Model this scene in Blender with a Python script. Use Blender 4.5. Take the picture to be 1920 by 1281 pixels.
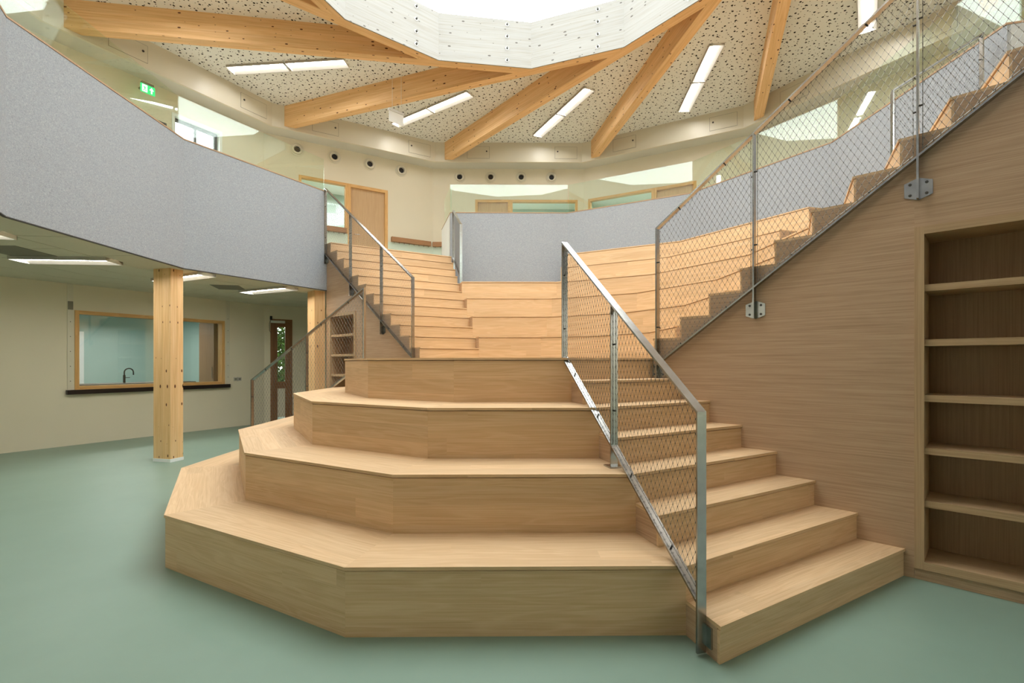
import bpy, math, random
from mathutils import Vector

random.seed(7)
SC = bpy.context.scene
for o in list(bpy.data.objects):
    bpy.data.objects.remove(o, do_unlink=True)
COL = SC.collection

# ------------------------------------------------------------------ camera
F_PX, CX, YH, EYE = 923.2, 960.0, 679.6, 1.4027      # focal length in pixels, principal x, horizon row, eye height
W_PX, H_PX = 1920.0, 1281.0
cam = bpy.data.cameras.new('camera')
cam.sensor_fit = 'HORIZONTAL'
cam.sensor_width = 36.0
cam.lens = F_PX / W_PX * 36.0
cam.shift_y = (YH - H_PX / 2) / W_PX
cam.clip_start = 0.05
cam.clip_end = 300
camo = bpy.data.objects.new('camera', cam)
camo.location = (0, 0, EYE)
camo.rotation_euler = (math.pi / 2, 0, 0)
COL.objects.link(camo)
SC.camera = camo

# ------------------------------------------------------------------ sky, view
SKY = 5.2
world = bpy.data.worlds.new('overcast_sky')
SC.world = world
world.use_nodes = True
bg = world.node_tree.nodes['Background']
bg.inputs[0].default_value = (0.955, 0.98, 1.0, 1)
bg.inputs[1].default_value = SKY
SC.view_settings.view_transform = 'Standard'
SC.view_settings.look = 'None'
SC.view_settings.exposure = 0.70
SC.view_settings.gamma = 1.0
SC.view_settings.use_curve_mapping = False
SC.cycles.max_bounces = 10
SC.cycles.diffuse_bounces = 6
SC.cycles.glossy_bounces = 4
SC.cycles.transparent_max_bounces = 24
SC.cycles.transmission_bounces = 6
SC.cycles.sample_clamp_indirect = 6.0
SC.cycles.caustics_reflective = False
SC.cycles.caustics_refractive = False
SC.cycles.use_denoising = True

# ------------------------------------------------------------------ plan geometry: everything is a twelve-sided ring around CEN
CEN = Vector((-0.0132, 5.775))
PHI = 0.6155
C15 = math.cos(math.radians(15))
T15 = math.tan(math.radians(15))
RISE = 0.18
FLOOR2 = 20 * RISE
TIER = [3.2632, 2.7756, 2.2811, 1.7896]
S1, ST = 3.5105, 0.2482
U9, UT = 1.7591, 0.2450
G_AP, G_TOP, G_BOT = 4.6127, 4.5688, 2.7358
GLASS_AP, GLASS_TOP = 4.715, 5.19
OC_AP, OC_Z, OC_H, OC_PSI = 3.105, 6.758, 0.838, 83.54
FA_AP, FA_BOT, CEIL2 = 7.25, 6.705, 7.215
WALL_AP = 7.72
LOWCEIL = 2.725


def a_up(n):
    return U9 + (n - 9) * UT


def rad(a):
    return math.radians(a)


def polar(R, ang, z=0.0):
    """ang in degrees, ring angle (the ring's own turn PHI is added)"""
    a = rad(ang + PHI)
    return Vector((CEN.x + R * math.cos(a), CEN.y + R * math.sin(a), z))


def edge_frame(m, A):
    n = Vector((math.cos(rad(m + PHI)), math.sin(rad(m + PHI)), 0))
    t = Vector((-n.y, n.x, 0))
    o = Vector((CEN.x, CEN.y, 0)) + n * A
    return o, t, n


def hit(u, v, m, A):
    """photo pixel -> (s, z) on the vertical plane of ring edge m at apothem A"""
    o, t, n = edge_frame(m, A)
    d = Vector(((u - CX) / F_PX, 1.0, (YH - v) / F_PX))
    k = o.dot(n) / Vector((d.x, d.y, 0)).dot(n)
    p = d * k
    return (Vector((p.x, p.y, 0)) - o).dot(t), p.z + EYE


def hitz(u, v, z):
    k = (z - EYE) * F_PX / (YH - v)
    return Vector(((u - CX) / F_PX * k, k, z))


# ------------------------------------------------------------------ materials
MATS = {}


class NT:
    def __init__(self, name, rough=0.5, metal=0.0, spec=0.5):
        self.m = bpy.data.materials.new(name)
        self.m.use_nodes = True
        self.t = self.m.node_tree
        self.b = self.t.nodes['Principled BSDF']
        self.b.inputs['Roughness'].default_value = rough
        self.b.inputs['Metallic'].default_value = metal
        self.b.inputs['Specular IOR Level'].default_value = spec
        MATS[name] = self.m

    def n(self, kind, **kw):
        nd = self.t.nodes.new(kind)
        for k, v in kw.items():
            setattr(nd, k, v)
        return nd

    def val(self, sock, v):
        if isinstance(v, bpy.types.NodeSocket):
            self.t.links.new(v, sock)
        else:
            sock.default_value = v

    def math(self, op, a, b=0.0, c=0.0, clamp=False):
        nd = self.n('ShaderNodeMath', operation=op, use_clamp=clamp)
        self.val(nd.inputs[0], a)
        self.val(nd.inputs[1], b)
        self.val(nd.inputs[2], c)
        return nd.outputs[0]

    def comb(self, x, y, z=0.0):
        nd = self.n('ShaderNodeCombineXYZ')
        for i, v in enumerate((x, y, z)):
            self.val(nd.inputs[i], v)
        return nd.outputs[0]

    def uv(self):
        nd = self.n('ShaderNodeUVMap')
        s = self.n('ShaderNodeSeparateXYZ')
        self.t.links.new(nd.outputs[0], s.inputs[0])
        return s.outputs[0], s.outputs[1]

    def noise(self, vec, scale, detail=3.0, rough=0.55, dist=0.0):
        nd = self.n('ShaderNodeTexNoise')
        self.t.links.new(vec, nd.inputs['Vector'])
        nd.inputs['Scale'].default_value = scale
        nd.inputs['Detail'].default_value = detail
        nd.inputs['Roughness'].default_value = rough
        nd.inputs['Distortion'].default_value = dist
        return nd.outputs[0]

    def ramp(self, fac, stops):
        nd = self.n('ShaderNodeValToRGB')
        self.t.links.new(fac, nd.inputs[0])
        el = nd.color_ramp.elements
        while len(el) < len(stops):
            el.new(0.5)
        for e, (p, c) in zip(el, stops):
            e.position = p
            e.color = (*c, 1)
        return nd.outputs[0]

    def mix(self, fac, a, b, mode='MIX'):
        nd = self.n('ShaderNodeMix', data_type='RGBA', blend_type=mode)
        self.val(nd.inputs[0], fac)
        for s, v in ((nd.inputs[6], a), (nd.inputs[7], b)):
            if isinstance(v, bpy.types.NodeSocket):
                self.t.links.new(v, s)
            else:
                s.default_value = (*v, 1)
        return nd.outputs[2]

    def color(self, c):
        if isinstance(c, bpy.types.NodeSocket):
            self.t.links.new(c, self.b.inputs['Base Color'])
        else:
            self.b.inputs['Base Color'].default_value = (*c, 1)

    def bump(self, h, strength=0.2, dist=0.002):
        nd = self.n('ShaderNodeBump')
        nd.inputs['Strength'].default_value = strength
        nd.inputs['Distance'].default_value = dist
        self.t.links.new(h, nd.inputs['Height'])
        self.t.links.new(nd.outputs[0], self.b.inputs['Normal'])


def srgb(r, g, b):
    f = lambda c: (c / 255 / 12.92) if c <= 10 else ((c / 255 + 0.055) / 1.055) ** 2.4
    return (f(r), f(g), f(b))


def plain(name, c, rough=0.6, metal=0.0, spec=0.4, vary=0.04, scale=3.0):
    t = NT(name, rough, metal, spec)
    co = t.n('ShaderNodeTexCoord').outputs['Object']
    nz = t.noise(co, scale, 4)
    lo = tuple(x * (1 - vary) for x in c)
    hi = tuple(min(1, x * (1 + vary)) for x in c)
    t.color(t.ramp(nz, [(0.3, lo), (0.7, hi)]))
    return t


def wood(name, dark, mid, light, stave=0.10, slen=1.1, vary=0.16, rough=0.5, cathedral=1.0, bump=0.08):
    """grain runs along u (metres)"""
    t = NT(name, rough, 0, 0.35)
    u, v = t.uv()
    sv = t.math('FLOOR', t.math('DIVIDE', v, stave))
    wn = t.n('ShaderNodeTexWhiteNoise', noise_dimensions='1D')
    t.t.links.new(sv, wn.inputs['W'])
    su = t.math('FLOOR', t.math('ADD', t.math('DIVIDE', u, slen), t.math('MULTIPLY', wn.outputs[0], 7.3)))
    w2 = t.n('ShaderNodeTexWhiteNoise', noise_dimensions='2D')
    t.t.links.new(t.comb(sv, su), w2.inputs['Vector'])
    rnd = w2.outputs[0]
    off = t.math('MULTIPLY', rnd, 31.0)
    fine = t.noise(t.comb(t.math('MULTIPLY', u, 1.8), t.math('MULTIPLY', v, 120.0), off), 1.0, 5, 0.65)
    big = t.noise(t.comb(t.math('MULTIPLY', u, 0.9), t.math('MULTIPLY', v, 9.0), off), 1.0, 2, 0.5, 0.6)
    rings = t.math('SINE', t.math('MULTIPLY', big, 42.0))
    rings = t.math('MULTIPLY_ADD', rings, 0.5, 0.5)
    rings = t.math('POWER', rings, 2.0)
    g = t.math('MULTIPLY_ADD', fine, 0.75, t.math('MULTIPLY', rings, 0.14 * cathedral))
    col = t.ramp(g, [(0.22, dark), (0.45, mid), (0.72, light)])
    br = t.math('MULTIPLY_ADD', rnd, vary, 1.0 - vary * 0.5)
    bc = t.n('ShaderNodeCombineColor')
    for i in range(3):
        t.t.links.new(br, bc.inputs[i])
    col = t.mix(1.0, col, bc.outputs[0], 'MULTIPLY')
    t.color(col)
    if bump:
        t.bump(fine, bump, 0.001)
    return t


def knots(t, col, u, v, dens_u, dens_v, c_knot, size=0.14, keep=0.55):
    vo = t.n('ShaderNodeTexVoronoi', voronoi_dimensions='2D', feature='F1')
    vec = t.comb(t.math('MULTIPLY', u, dens_u), t.math('MULTIPLY', v, dens_v))
    t.t.links.new(vec, vo.inputs['Vector'])
    vo.inputs['Scale'].default_value = 1.0
    s = t.n('ShaderNodeSeparateColor')
    t.t.links.new(vo.outputs['Color'], s.inputs[0])
    rad_ = t.math('MULTIPLY', t.math('SUBTRACT', s.outputs[0], keep, clamp=True), size / (1 - keep))
    # signed: inside when distance < rad_
    fac = t.math('MULTIPLY', t.math('SUBTRACT', rad_, vo.outputs['Distance']), 40.0, clamp=True)
    return t.mix(fac, col, c_knot)


def glulam(name, dark, mid, light, c_knot, rough=0.55, lam=0.04, vary=0.10):
    t = NT(name, rough, 0, 0.3)
    u, v = t.uv()
    sv = t.math('FLOOR', t.math('DIVIDE', v, lam * 3))
    wn = t.n('ShaderNodeTexWhiteNoise', noise_dimensions='1D')
    t.t.links.new(sv, wn.inputs['W'])
    off = t.math('MULTIPLY', wn.outputs[0], 17.0)
    fine = t.noise(t.comb(t.math('MULTIPLY', u, 1.3), t.math('MULTIPLY', v, 45.0), off), 1.0, 4, 0.6, 0.3)
    col = t.ramp(fine, [(0.25, dark), (0.5, mid), (0.75, light)])
    br = t.math('MULTIPLY_ADD', wn.outputs[0], vary, 1 - vary / 2)
    bc = t.n('ShaderNodeCombineColor')
    for i in range(3):
        t.t.links.new(br, bc.inputs[i])
    col = t.mix(1.0, col, bc.outputs[0], 'MULTIPLY')
    col = knots(t, col, u, v, 4.2, 9.0, c_knot, 0.13, 0.40)
    t.color(col)
    return t


wood('oak', srgb(195, 158, 115), srgb(211, 177, 137), srgb(222, 192, 154), vary=0.14, stave=0.12, slen=2.6, cathedral=0.8)
wood('oak_veneer', srgb(164, 133, 104), srgb(189, 158, 128), srgb(202, 173, 144), stave=50.0, slen=300, vary=0.0, cathedral=0.25)
wood('oak_shelf', srgb(164, 133, 98), srgb(186, 156, 120), srgb(198, 170, 134), stave=50.0, slen=300, vary=0.0, cathedral=0.3)
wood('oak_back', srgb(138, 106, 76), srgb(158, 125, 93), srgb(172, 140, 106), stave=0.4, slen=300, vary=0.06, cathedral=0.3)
wood('frame_wood', srgb(196, 148, 88), srgb(218, 172, 110), srgb(232, 192, 134), stave=0.06, slen=0.9, vary=0.12)
wood('door_oak', srgb(182, 148, 108), srgb(200, 168, 128), srgb(212, 182, 142), stave=50, slen=300, vary=0.0, cathedral=0.2)
wood('ply_edge', srgb(150, 120, 92), srgb(178, 148, 116), srgb(196, 168, 136), stave=9, slen=90, vary=0.0, cathedral=0.0)
wood('coat_oak', srgb(140, 100, 66), srgb(168, 124, 86), srgb(184, 142, 102), stave=9, slen=90, vary=0.0, cathedral=0.3)
wood('brown_door', srgb(104, 70, 40), srgb(136, 94, 56), srgb(158, 114, 72), stave=9, slen=90, vary=0.0, cathedral=0.4)
glulam('pine', srgb(210, 164, 108), srgb(227, 185, 132), srgb(237, 202, 155), srgb(96, 52, 24))
glulam('white_pine', srgb(134, 127, 116), srgb(147, 143, 136), srgb(151, 148, 143), srgb(84, 77, 70), vary=0.05)

plain('cream_wall', srgb(222, 214, 192), 0.7, vary=0.02, scale=0.7)
plain('cream_fascia', srgb(214, 208, 190), 0.35, vary=0.015, scale=0.7)
plain('soffit_white', srgb(206, 206, 196), 0.6, vary=0.02, scale=0.6)
plain('white_paint', srgb(232, 234, 232), 0.5, vary=0.02)
plain('low_ceiling', srgb(214, 208, 190), 0.85, vary=0.02, scale=30)
plain('grille_grey', srgb(128, 124, 112), 0.7)
plain('teal_wall', srgb(172, 196, 190), 0.6, vary=0.02)
plain('black_sill', srgb(34, 24, 22), 0.35)
plain('dark_frame', srgb(66, 62, 60), 0.5)
plain('black_hole', srgb(12, 12, 12), 0.6)
plain('dark_plastic', srgb(40, 36, 36), 0.5)
plain('switch_white', srgb(190, 186, 176), 0.5)
plain('gallery_floor', srgb(208, 202, 188), 0.6)
plain('roof_dark', srgb(120, 120, 120), 0.9)
plain('ground_paving', srgb(150, 150, 140), 0.9, vary=0.2)
plain('leaf_green', srgb(88, 128, 62), 0.6, vary=0.35, scale=6)
plain('bark', srgb(90, 72, 54), 0.9)
plain('lamp_reflector', srgb(176, 172, 162), 0.5)
plain('sign_metal', srgb(210, 212, 208), 0.4)

t = NT('linoleum', 0.42, 0, 0.4)
co = t.n('ShaderNodeTexCoord').outputs['Object']
nz = t.noise(co, 1.1, 4, 0.6)
nf = t.noise(co, 260, 2, 0.6)
c = t.ramp(nz, [(0.3, srgb(124, 146, 131)), (0.7, srgb(132, 154, 139))])
c = t.mix(t.math('MULTIPLY', nf, 0.22), c, srgb(104, 126, 112))
t.color(c)
t.bump(nf, 0.05, 0.0005)

t = NT('felt', 0.95, 0, 0.1)
co = t.n('ShaderNodeTexCoord').outputs['Object']
nf = t.noise(co, 70, 5, 0.75, 1.5)
nb = t.noise(co, 420, 2, 0.6)
c = t.ramp(nf, [(0.30, srgb(130, 134, 139)), (0.5, srgb(154, 158, 163)), (0.72, srgb(182, 185, 188))])
t.color(c)
t.bump(nb, 0.25, 0.001)

t = NT('steel', 0.34, 1.0, 0.5)
co = t.n('ShaderNodeTexCoord').outputs['Object']
nz = t.noise(co, 14, 4, 0.6)
t.color(t.ramp(nz, [(0.3, srgb(158, 157, 154)), (0.7, srgb(176, 176, 174))]))
t.t.links.new(t.math('MULTIPLY_ADD', nz, 0.08, 0.20), t.b.inputs['Roughness'])

t = NT('wire_steel', 0.38, 1.0, 0.5)
t.color(srgb(138, 136, 130))
t = NT('knot_steel', 0.5, 1.0, 0.5)
t.color(srgb(92, 90, 86))

# perforated plaster: three sizes of scattered holes
t = NT('perforated_ceiling', 0.85, 0, 0.2)
co = t.n('ShaderNodeTexCoord').outputs['Object']
dark = None
for i, (cell, r_, keep) in enumerate(((0.165, 0.0185, 0.06), (0.150, 0.0115, 0.08), (0.105, 0.0075, 0.1))):
    vo = t.n('ShaderNodeTexVoronoi', voronoi_dimensions='2D', feature='F1')
    mp = t.n('ShaderNodeMapping')
    mp.inputs['Location'].default_value = (3.7 * i, 5.1 * i, 0)
    mp.inputs['Rotation'].default_value = (0, 0, 0.5 * i)
    t.t.links.new(co, mp.inputs[0])
    t.t.links.new(mp.outputs[0], vo.inputs['Vector'])
    vo.inputs['Scale'].default_value = 1 / cell
    vo.inputs['Randomness'].default_value = 0.75
    f = t.math('LESS_THAN', vo.outputs['Distance'], r_ / cell)
    dark = f if dark is None else t.math('MAXIMUM', dark, f)
t.color(t.mix(dark, srgb(226, 227, 222), srgb(30, 28, 22)))


def emitter(name, c, strength):
    t = NT(name)
    e = t.n('ShaderNodeEmission')
    e.inputs[0].default_value = (*c, 1)
    e.inputs[1].default_value = strength
    t.t.links.new(e.outputs[0], t.t.nodes['Material Output'].inputs[0])


emitter('lamp_diffuser', (1.0, 0.98, 0.95), 23.0)
emitter('lamp_diffuser_low', (1.0, 0.95, 0.86), 24.0)
emitter('lamp_room', (1.0, 0.97, 0.92), 40.0)
emitter('sign_green', (0.02, 0.55, 0.16), 1.3)
emitter('sign_white', (0.9, 1.0, 0.92), 1.6)


def glass(name, tint, f0=0.05):
    t = NT(name)
    lw = t.n('ShaderNodeLayerWeight')
    lw.inputs[0].default_value = 0.5
    fac = t.math('MULTIPLY_ADD', t.math('POWER', lw.outputs['Facing'], 5.0), 1 - f0, f0, clamp=True)
    tr = t.n('ShaderNodeBsdfTransparent')
    tr.inputs[0].default_value = (*tint, 1)
    gl = t.n('ShaderNodeBsdfGlossy')
    gl.inputs['Roughness'].default_value = 0.0
    gl.inputs[0].default_value = (0.95, 1, 0.97, 1)
    mx = t.n('ShaderNodeMixShader')
    t.t.links.new(fac, mx.inputs[0])
    t.t.links.new(tr.outputs[0], mx.inputs[1])
    t.t.links.new(gl.outputs[0], mx.inputs[2])
    t.t.links.new(mx.outputs[0], t.t.nodes['Material Output'].inputs[0])


glass('rail_glass', (0.93, 0.985, 0.95), 0.055)
glass('window_glass', (0.97, 0.99, 0.98), 0.05)

# ------------------------------------------------------------------ mesh helpers


class MB:
    def __init__(self):
        self.v, self.f = [], []

    def prism(self, poly, z0, z1):
        """vertical prism over a plan polygon (2-D points)"""
        k = len(self.v)
        n = len(poly)
        area = sum(poly[i][0] * poly[(i + 1) % n][1] - poly[(i + 1) % n][0] * poly[i][1] for i in range(n))
        if area < 0:
            poly = list(reversed(poly))
        self.v += [Vector((p[0], p[1], z0)) for p in poly] + [Vector((p[0], p[1], z1)) for p in poly]
        self.f.append(tuple(k + i for i in reversed(range(n))))
        self.f.append(tuple(k + n + i for i in range(n)))
        for i in range(n):
            j = (i + 1) % n
            self.f.append((k + i, k + j, k + n + j, k + n + i))
        return self

    def extrude(self, pts, d):
        """pts: planar loop of 3-D points, d: thickness vector"""
        k = len(self.v)
        n = len(pts)
        nrm = Vector((0, 0, 0))
        for i in range(n):
            nrm += (pts[i] - pts[0]).cross(pts[(i + 1) % n] - pts[0])
        if nrm.dot(d) < 0:
            pts = list(reversed(pts))
        self.v += [Vector(p) for p in pts] + [Vector(p) + d for p in pts]
        self.f.append(tuple(k + i for i in reversed(range(n))))
        self.f.append(tuple(k + n + i for i in range(n)))
        for i in range(n):
            j = (i + 1) % n
            self.f.append((k + i, k + j, k + n + j, k + n + i))
        return self

    def obox(self, o, ax, ay, az):
        """box from corner o spanned by three vectors"""
        return self.extrude([o, o + ax, o + ax + ay, o + ay], az)

    def cbox(self, c, ax, ay, az):
        return self.obox(c - ax / 2 - ay / 2 - az / 2, ax, ay, az)

    def tube(self, pts, r, n=6, cap=True):
        pts = [Vector(p) for p in pts]
        k = len(self.v)
        m = len(pts)
        up = None
        for i, p in enumerate(pts):
            d = (pts[min(i + 1, m - 1)] - pts[max(i - 1, 0)]).normalized()
            if up is None:
                up = Vector((0, 0, 1)) if abs(d.z) < 0.9 else Vector((1, 0, 0))
            a = d.cross(up).normalized()
            b = a.cross(d).normalized()
            up = b
            for j in range(n):
                an = 2 * math.pi * j / n
                self.v.append(p + (a * math.cos(an) + b * math.sin(an)) * r)
        for i in range(m - 1):
            for j in range(n):
                jj = (j + 1) % n
                self.f.append((k + i * n + j, k + i * n + jj, k + (i + 1) * n + jj, k + (i + 1) * n + j))
        if cap:
            self.f.append(tuple(k + j for j in reversed(range(n))))
            self.f.append(tuple(k + (m - 1) * n + j for j in range(n)))
        return self

    def lathe(self, c, axis, prof, n=20):
        """prof: list of (radius, height along axis)"""
        axis = axis.normalized()
        a = axis.orthogonal().normalized()
        b = axis.cross(a)
        k = len(self.v)
        for r_, h_ in prof:
            for j in range(n):
                an = 2 * math.pi * j / n
                self.v.append(c + axis * h_ + (a * math.cos(an) + b * math.sin(an)) * r_)
        for i in range(len(prof) - 1):
            for j in range(n):
                jj = (j + 1) % n
                self.f.append((k + i * n + j, k + i * n + jj, k + (i + 1) * n + jj, k + (i + 1) * n + j))
        self.f.append(tuple(k + j for j in reversed(range(n))))
        self.f.append(tuple(k + (len(prof) - 1) * n + j for j in range(n)))
        return self

    def build(self, name, mat, parent=None, grain=None, smooth=False, origin=None):
        org = Vector(origin) if origin is not None else (sum(self.v, Vector((0, 0, 0))) / max(1, len(self.v)))
        me = bpy.data.meshes.new(name)
        me.from_pydata([tuple(v - org) for v in self.v], [], self.f)
        me.materials.append(MATS[mat])
        me.update()
        if grain is not None:
            g0 = Vector(grain).normalized()
            uvl = me.uv_layers.new(name='UVMap')
            ou, ov = random.uniform(0, 40), random.uniform(0, 40)
            for p in me.polygons:
                nn = p.normal
                g = g0 - nn * g0.dot(nn)
                if g.length < 0.2:
                    g = nn.orthogonal()
                g.normalize()
                h = nn.cross(g)
                for li in p.loop_indices:
                    co_ = me.vertices[me.loops[li].vertex_index].co
                    uvl.data[li].uv = (co_.dot(g) + ou, co_.dot(h) + ov)
        if smooth:
            for p in me.polygons:
                p.use_smooth = True
        o = bpy.data.objects.new(name, me)
        COL.objects.link(o)
        o.location = org
        if parent is not None:
            put_under(o, parent)
        return o


def world_loc(o):
    p = Vector(o.location)
    while o.parent is not None:
        o = o.parent
        p = p + Vector(o.location)
    return p


def put_under(o, parent):
    """parent without moving (no rotations are used on parents)"""
    o.location = Vector(o.location) - world_loc(parent)
    o.parent = parent


def empty(name, loc):
    o = bpy.data.objects.new(name, None)
    o.empty_display_size = 0.1
    COL.objects.link(o)
    o.location = loc
    return o


def tag(o, label, cat, group=None):
    o['label'] = label
    o['category'] = cat
    if group:
        o['group'] = group
    return o


def struct(o, label, cat):
    o['kind'] = 'structure'
    o['label'] = label
    o['category'] = cat
    return o


def stuff(o):
    o['kind'] = 'stuff'
    return o


def sector(m, a0, a1, e0=-15.0, e1=15.0):
    """plan polygon of ring edge m between two apothems, cut along rays at m+e0 and m+e1"""
    pts = []
    for A, e in ((a0, e0), (a1, e0), (a1, e1), (a0, e1)):
        R = A / math.cos(rad(e))
        p = polar(R, m + e)
        pts.append((p.x, p.y))
    return pts


def tangent(m):
    a = rad(m + PHI)
    return Vector((-math.sin(a), math.cos(a), 0))


def edge_wall(m, A, s0, s1, z0, z1, holes, thick):
    """wall pieces along ring edge m, outward from apothem A, with rectangular holes (s0,s1,z0,z1)"""
    o, tt, n = edge_frame(m, A)
    ss = sorted({s0, s1, *[min(max(h[i], s0), s1) for h in holes for i in (0, 1)]})
    zs = sorted({z0, z1, *[min(max(h[i], z0), z1) for h in holes for i in (2, 3)]})
    mb = MB()
    for i in range(len(ss) - 1):
        # merge vertically
        run = None
        for j in range(len(zs) - 1):
            cs, cz = (ss[i] + ss[i + 1]) / 2, (zs[j] + zs[j + 1]) / 2
            solid = not any(h[0] < cs < h[1] and h[2] < cz < h[3] for h in holes)
            if solid:
                run = (run[0], zs[j + 1]) if run else (zs[j], zs[j + 1])
            if run and (not solid or j == len(zs) - 2):
                mb.obox(o + tt * ss[i] + Vector((0, 0, run[0])), tt * (ss[i + 1] - ss[i]), n * thick, Vector((0, 0, run[1] - run[0])))
                run = None
    return mb


# ------------------------------------------------------------------ the setting
fl = MB().prism([(-14, -6), (12, -6), (12, 19), (-14, 19)], -0.12, 0.0).build('floor', 'linoleum', origin=(0, 0, 0))
struct(fl, 'green-grey linoleum floor of the hall', 'floor')
gr = MB().prism([(-60, -60), (60, -60), (60, 80), (-60, 80)], -0.4, -0.14).build('ground', 'ground_paving', origin=(0, 0, 0))
struct(gr, 'grey paved ground outside the building', 'ground')

# upper floor slab: twelve sections
sl = empty('floor_upper', (CEN.x, CEN.y, FLOOR2))
struct(sl, 'upper floor gallery slab around the open hall', 'floor')
for k in range(12):
    m = 30 * k
    a0 = G_AP + 0.03
    mb = MB().prism(sector(m, a0, 10.5), LOWCEIL + 0.03, FLOOR2)
    mb.build('slab_section', 'gallery_floor', sl)

# ceiling under the gallery, panel by panel
lc = empty('ceiling', (CEN.x, CEN.y, LOWCEIL))
struct(lc, 'pale panelled ceiling under the gallery', 'ceiling')
ROWS = [G_AP + 0.02, 5.22, 5.82, 6.42, 7.02, WALL_AP + 0.05]
for k in range(12):
    m = 30 * k
    for i in range(len(ROWS) - 1):
        g = 0.007
        a0, a1 = ROWS[i] + g, ROWS[i + 1] - g
        ncol = 2 if 3 <= k <= 7 else 1
        cuts = [-15, 15] if ncol == 1 else ([-15, 0, 15] if i % 2 else [-15, -4.5, 6.5, 15])
        for c0, c1 in zip(cuts, cuts[1:]):
            dg = math.degrees(g / a0)
            MB().prism(sector(m, a0, a1, c0 + (dg if c0 > -15 else 0), c1 - (dg if c1 < 15 else 0)), LOWCEIL, LOWCEIL + 0.028).build('ceiling_panel', 'low_ceiling', lc)
# outer part beyond the ring wall line
MBo = MB()
for k in range(12):
    MBo.prism(sector(30 * k, WALL_AP + 0.05, 10.5), LOWCEIL, LOWCEIL + 0.028)
MBo.build('ceiling_border', 'low_ceiling', lc)

# upper ceiling of perforated plaster with the round opening
uc = MB()
pts_o, pts_i = [], []
for k in range(12):
    p = polar((FA_AP + 0.02) / C15, 15 + 30 * k)
    pts_o.append(p)
    q = polar(3.22 / C15, OC_PSI - PHI + 30 * (k - 2))
    pts_i.append(q)
for k in range(12):
    j = (k + 1) % 12
    uc.extrude([Vector((p.x, p.y, CEIL2)) for p in (pts_o[k], pts_o[j], pts_i[j], pts_i[k])], Vector((0, 0, 0.03)))
o = uc.build('ceiling_upper', 'perforated_ceiling', origin=(0, 0, 0))
struct(o, 'perforated white plaster ceiling with scattered round holes', 'ceiling')
rf = MB()
for k in range(12):
    j = (k + 1) % 12
    a, b = polar(8.6 / C15, 15 + 30 * k), polar(8.6 / C15, 45 + 30 * k)
    c_, d_ = pts_i[j], pts_i[k]
    rf.extrude([Vector((p.x, p.y, 7.42)) for p in (a, b, c_, d_)], Vector((0, 0, 0.15)))
o = rf.build('ceiling_roof', 'roof_dark')
struct(o, 'flat roof deck above the ceiling', 'roof')

# fascia (bulkhead) and soffit
fa = empty('trim_1', (CEN.x, CEN.y, FA_BOT))
struct(fa, 'cream bulkhead ring carrying the roof beam ends', 'bulkhead')
for k in range(12):
    m = 30 * k
    MB().prism(sector(m, FA_AP, FA_AP + 0.05), FA_BOT, 7.40).build('fascia_panel', 'cream_fascia', fa)
    MB().prism(sector(m, FA_AP + 0.05, WALL_AP + 0.02), FA_BOT + 0.002, FA_BOT + 0.04).build('soffit_panel', 'soffit_white', fa)

# ------------------------------------------------------------------ walls, upper storey
HALF_W = WALL_AP * T15


def opening(m, A, u0, u1, ztop, zbot):
    s0, _ = hit(u0, 500, m, A)
    s1, _ = hit(u1, 500, m, A)
    return (min(s0, s1), max(s0, s1), zbot, ztop)


def framed(name, m, A, h, fw, mat_f, depth, parent=None, proud=0.012, bottom=True, grain=True):
    """a rectangular frame round hole h in ring edge m; returns the object that carries the rest"""
    o, tt, n = edge_frame(m, A)
    s0, s1, z0, z1 = h
    Z = Vector((0, 0, 1))
    root = empty(name, o + tt * (s0 + s1) / 2 + Z * z0)
    st = o - n * proud
    dn = n * (depth + proud)
    for (a, b, za, zb, g) in ((s0, s0 + fw, z0, z1, Z), (s1 - fw, s1, z0, z1, Z), (s0 + fw, s1 - fw, z1 - fw, z1, tt)) + (((s0 + fw, s1 - fw, z0, z0 + fw, tt),) if bottom else ()):
        MB().obox(st + tt * a + Z * za, tt * (b - a), dn, Z * (zb - za)).build('frame', mat_f, root, grain=g)
    return root


def pane(m, A, h, off, mat, parent, name='pane', th=0.008):
    o, tt, n = edge_frame(m, A)
    s0, s1, z0, z1 = h
    Z = Vector((0, 0, 1))
    return MB().obox(o + tt * s0 + Z * z0 + n * off, tt * (s1 - s0), n * th, Z * (z1 - z0)).build(name, mat, parent, grain=Z)


ROOMLAMPS = []
HOLES = {k: [] for k in range(12)}
D120 = opening(120, WALL_AP, 652, 727, FLOOR2 + 2.28, FLOOR2)
W120 = opening(120, WALL_AP, 560, 652, FLOOR2 + 2.28, FLOOR2 + 1.02)
D90 = opening(90, WALL_AP, 891, 957, FLOOR2 + 2.26, FLOOR2)
W90 = opening(90, WALL_AP, 957, 1083, FLOOR2 + 2.26, FLOOR2 + 0.9)
W60 = opening(60, WALL_AP, 1103, 1226, FLOOR2 + 2.26, FLOOR2 + 0.9)
D60 = opening(60, WALL_AP, 1226, 1306, FLOOR2 + 2.26, FLOOR2)
W150 = opening(150, WALL_AP, 322, 416, FLOOR2 + 2.72, FLOOR2 + 0.75)
D150 = opening(150, WALL_AP, 236, 312, FLOOR2 + 2.45, FLOOR2)
HOLES[4] = [D120, W120]
HOLES[3] = [D90, W90]
HOLES[2] = [W60, D60]
HOLES[5] = [W150, D150]
ADDED_WIN = {}  # unseen windows added to let more daylight into the hall
for k in (6, 7, 8, 9, 10, 11, 0, 1):
    if k in (7, 10):
        HOLES[k] = [(-1.3, 1.3, FLOOR2 + 0.9, FLOOR2 + 2.5)]
        ADDED_WIN[k] = HOLES[k][0]
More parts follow.
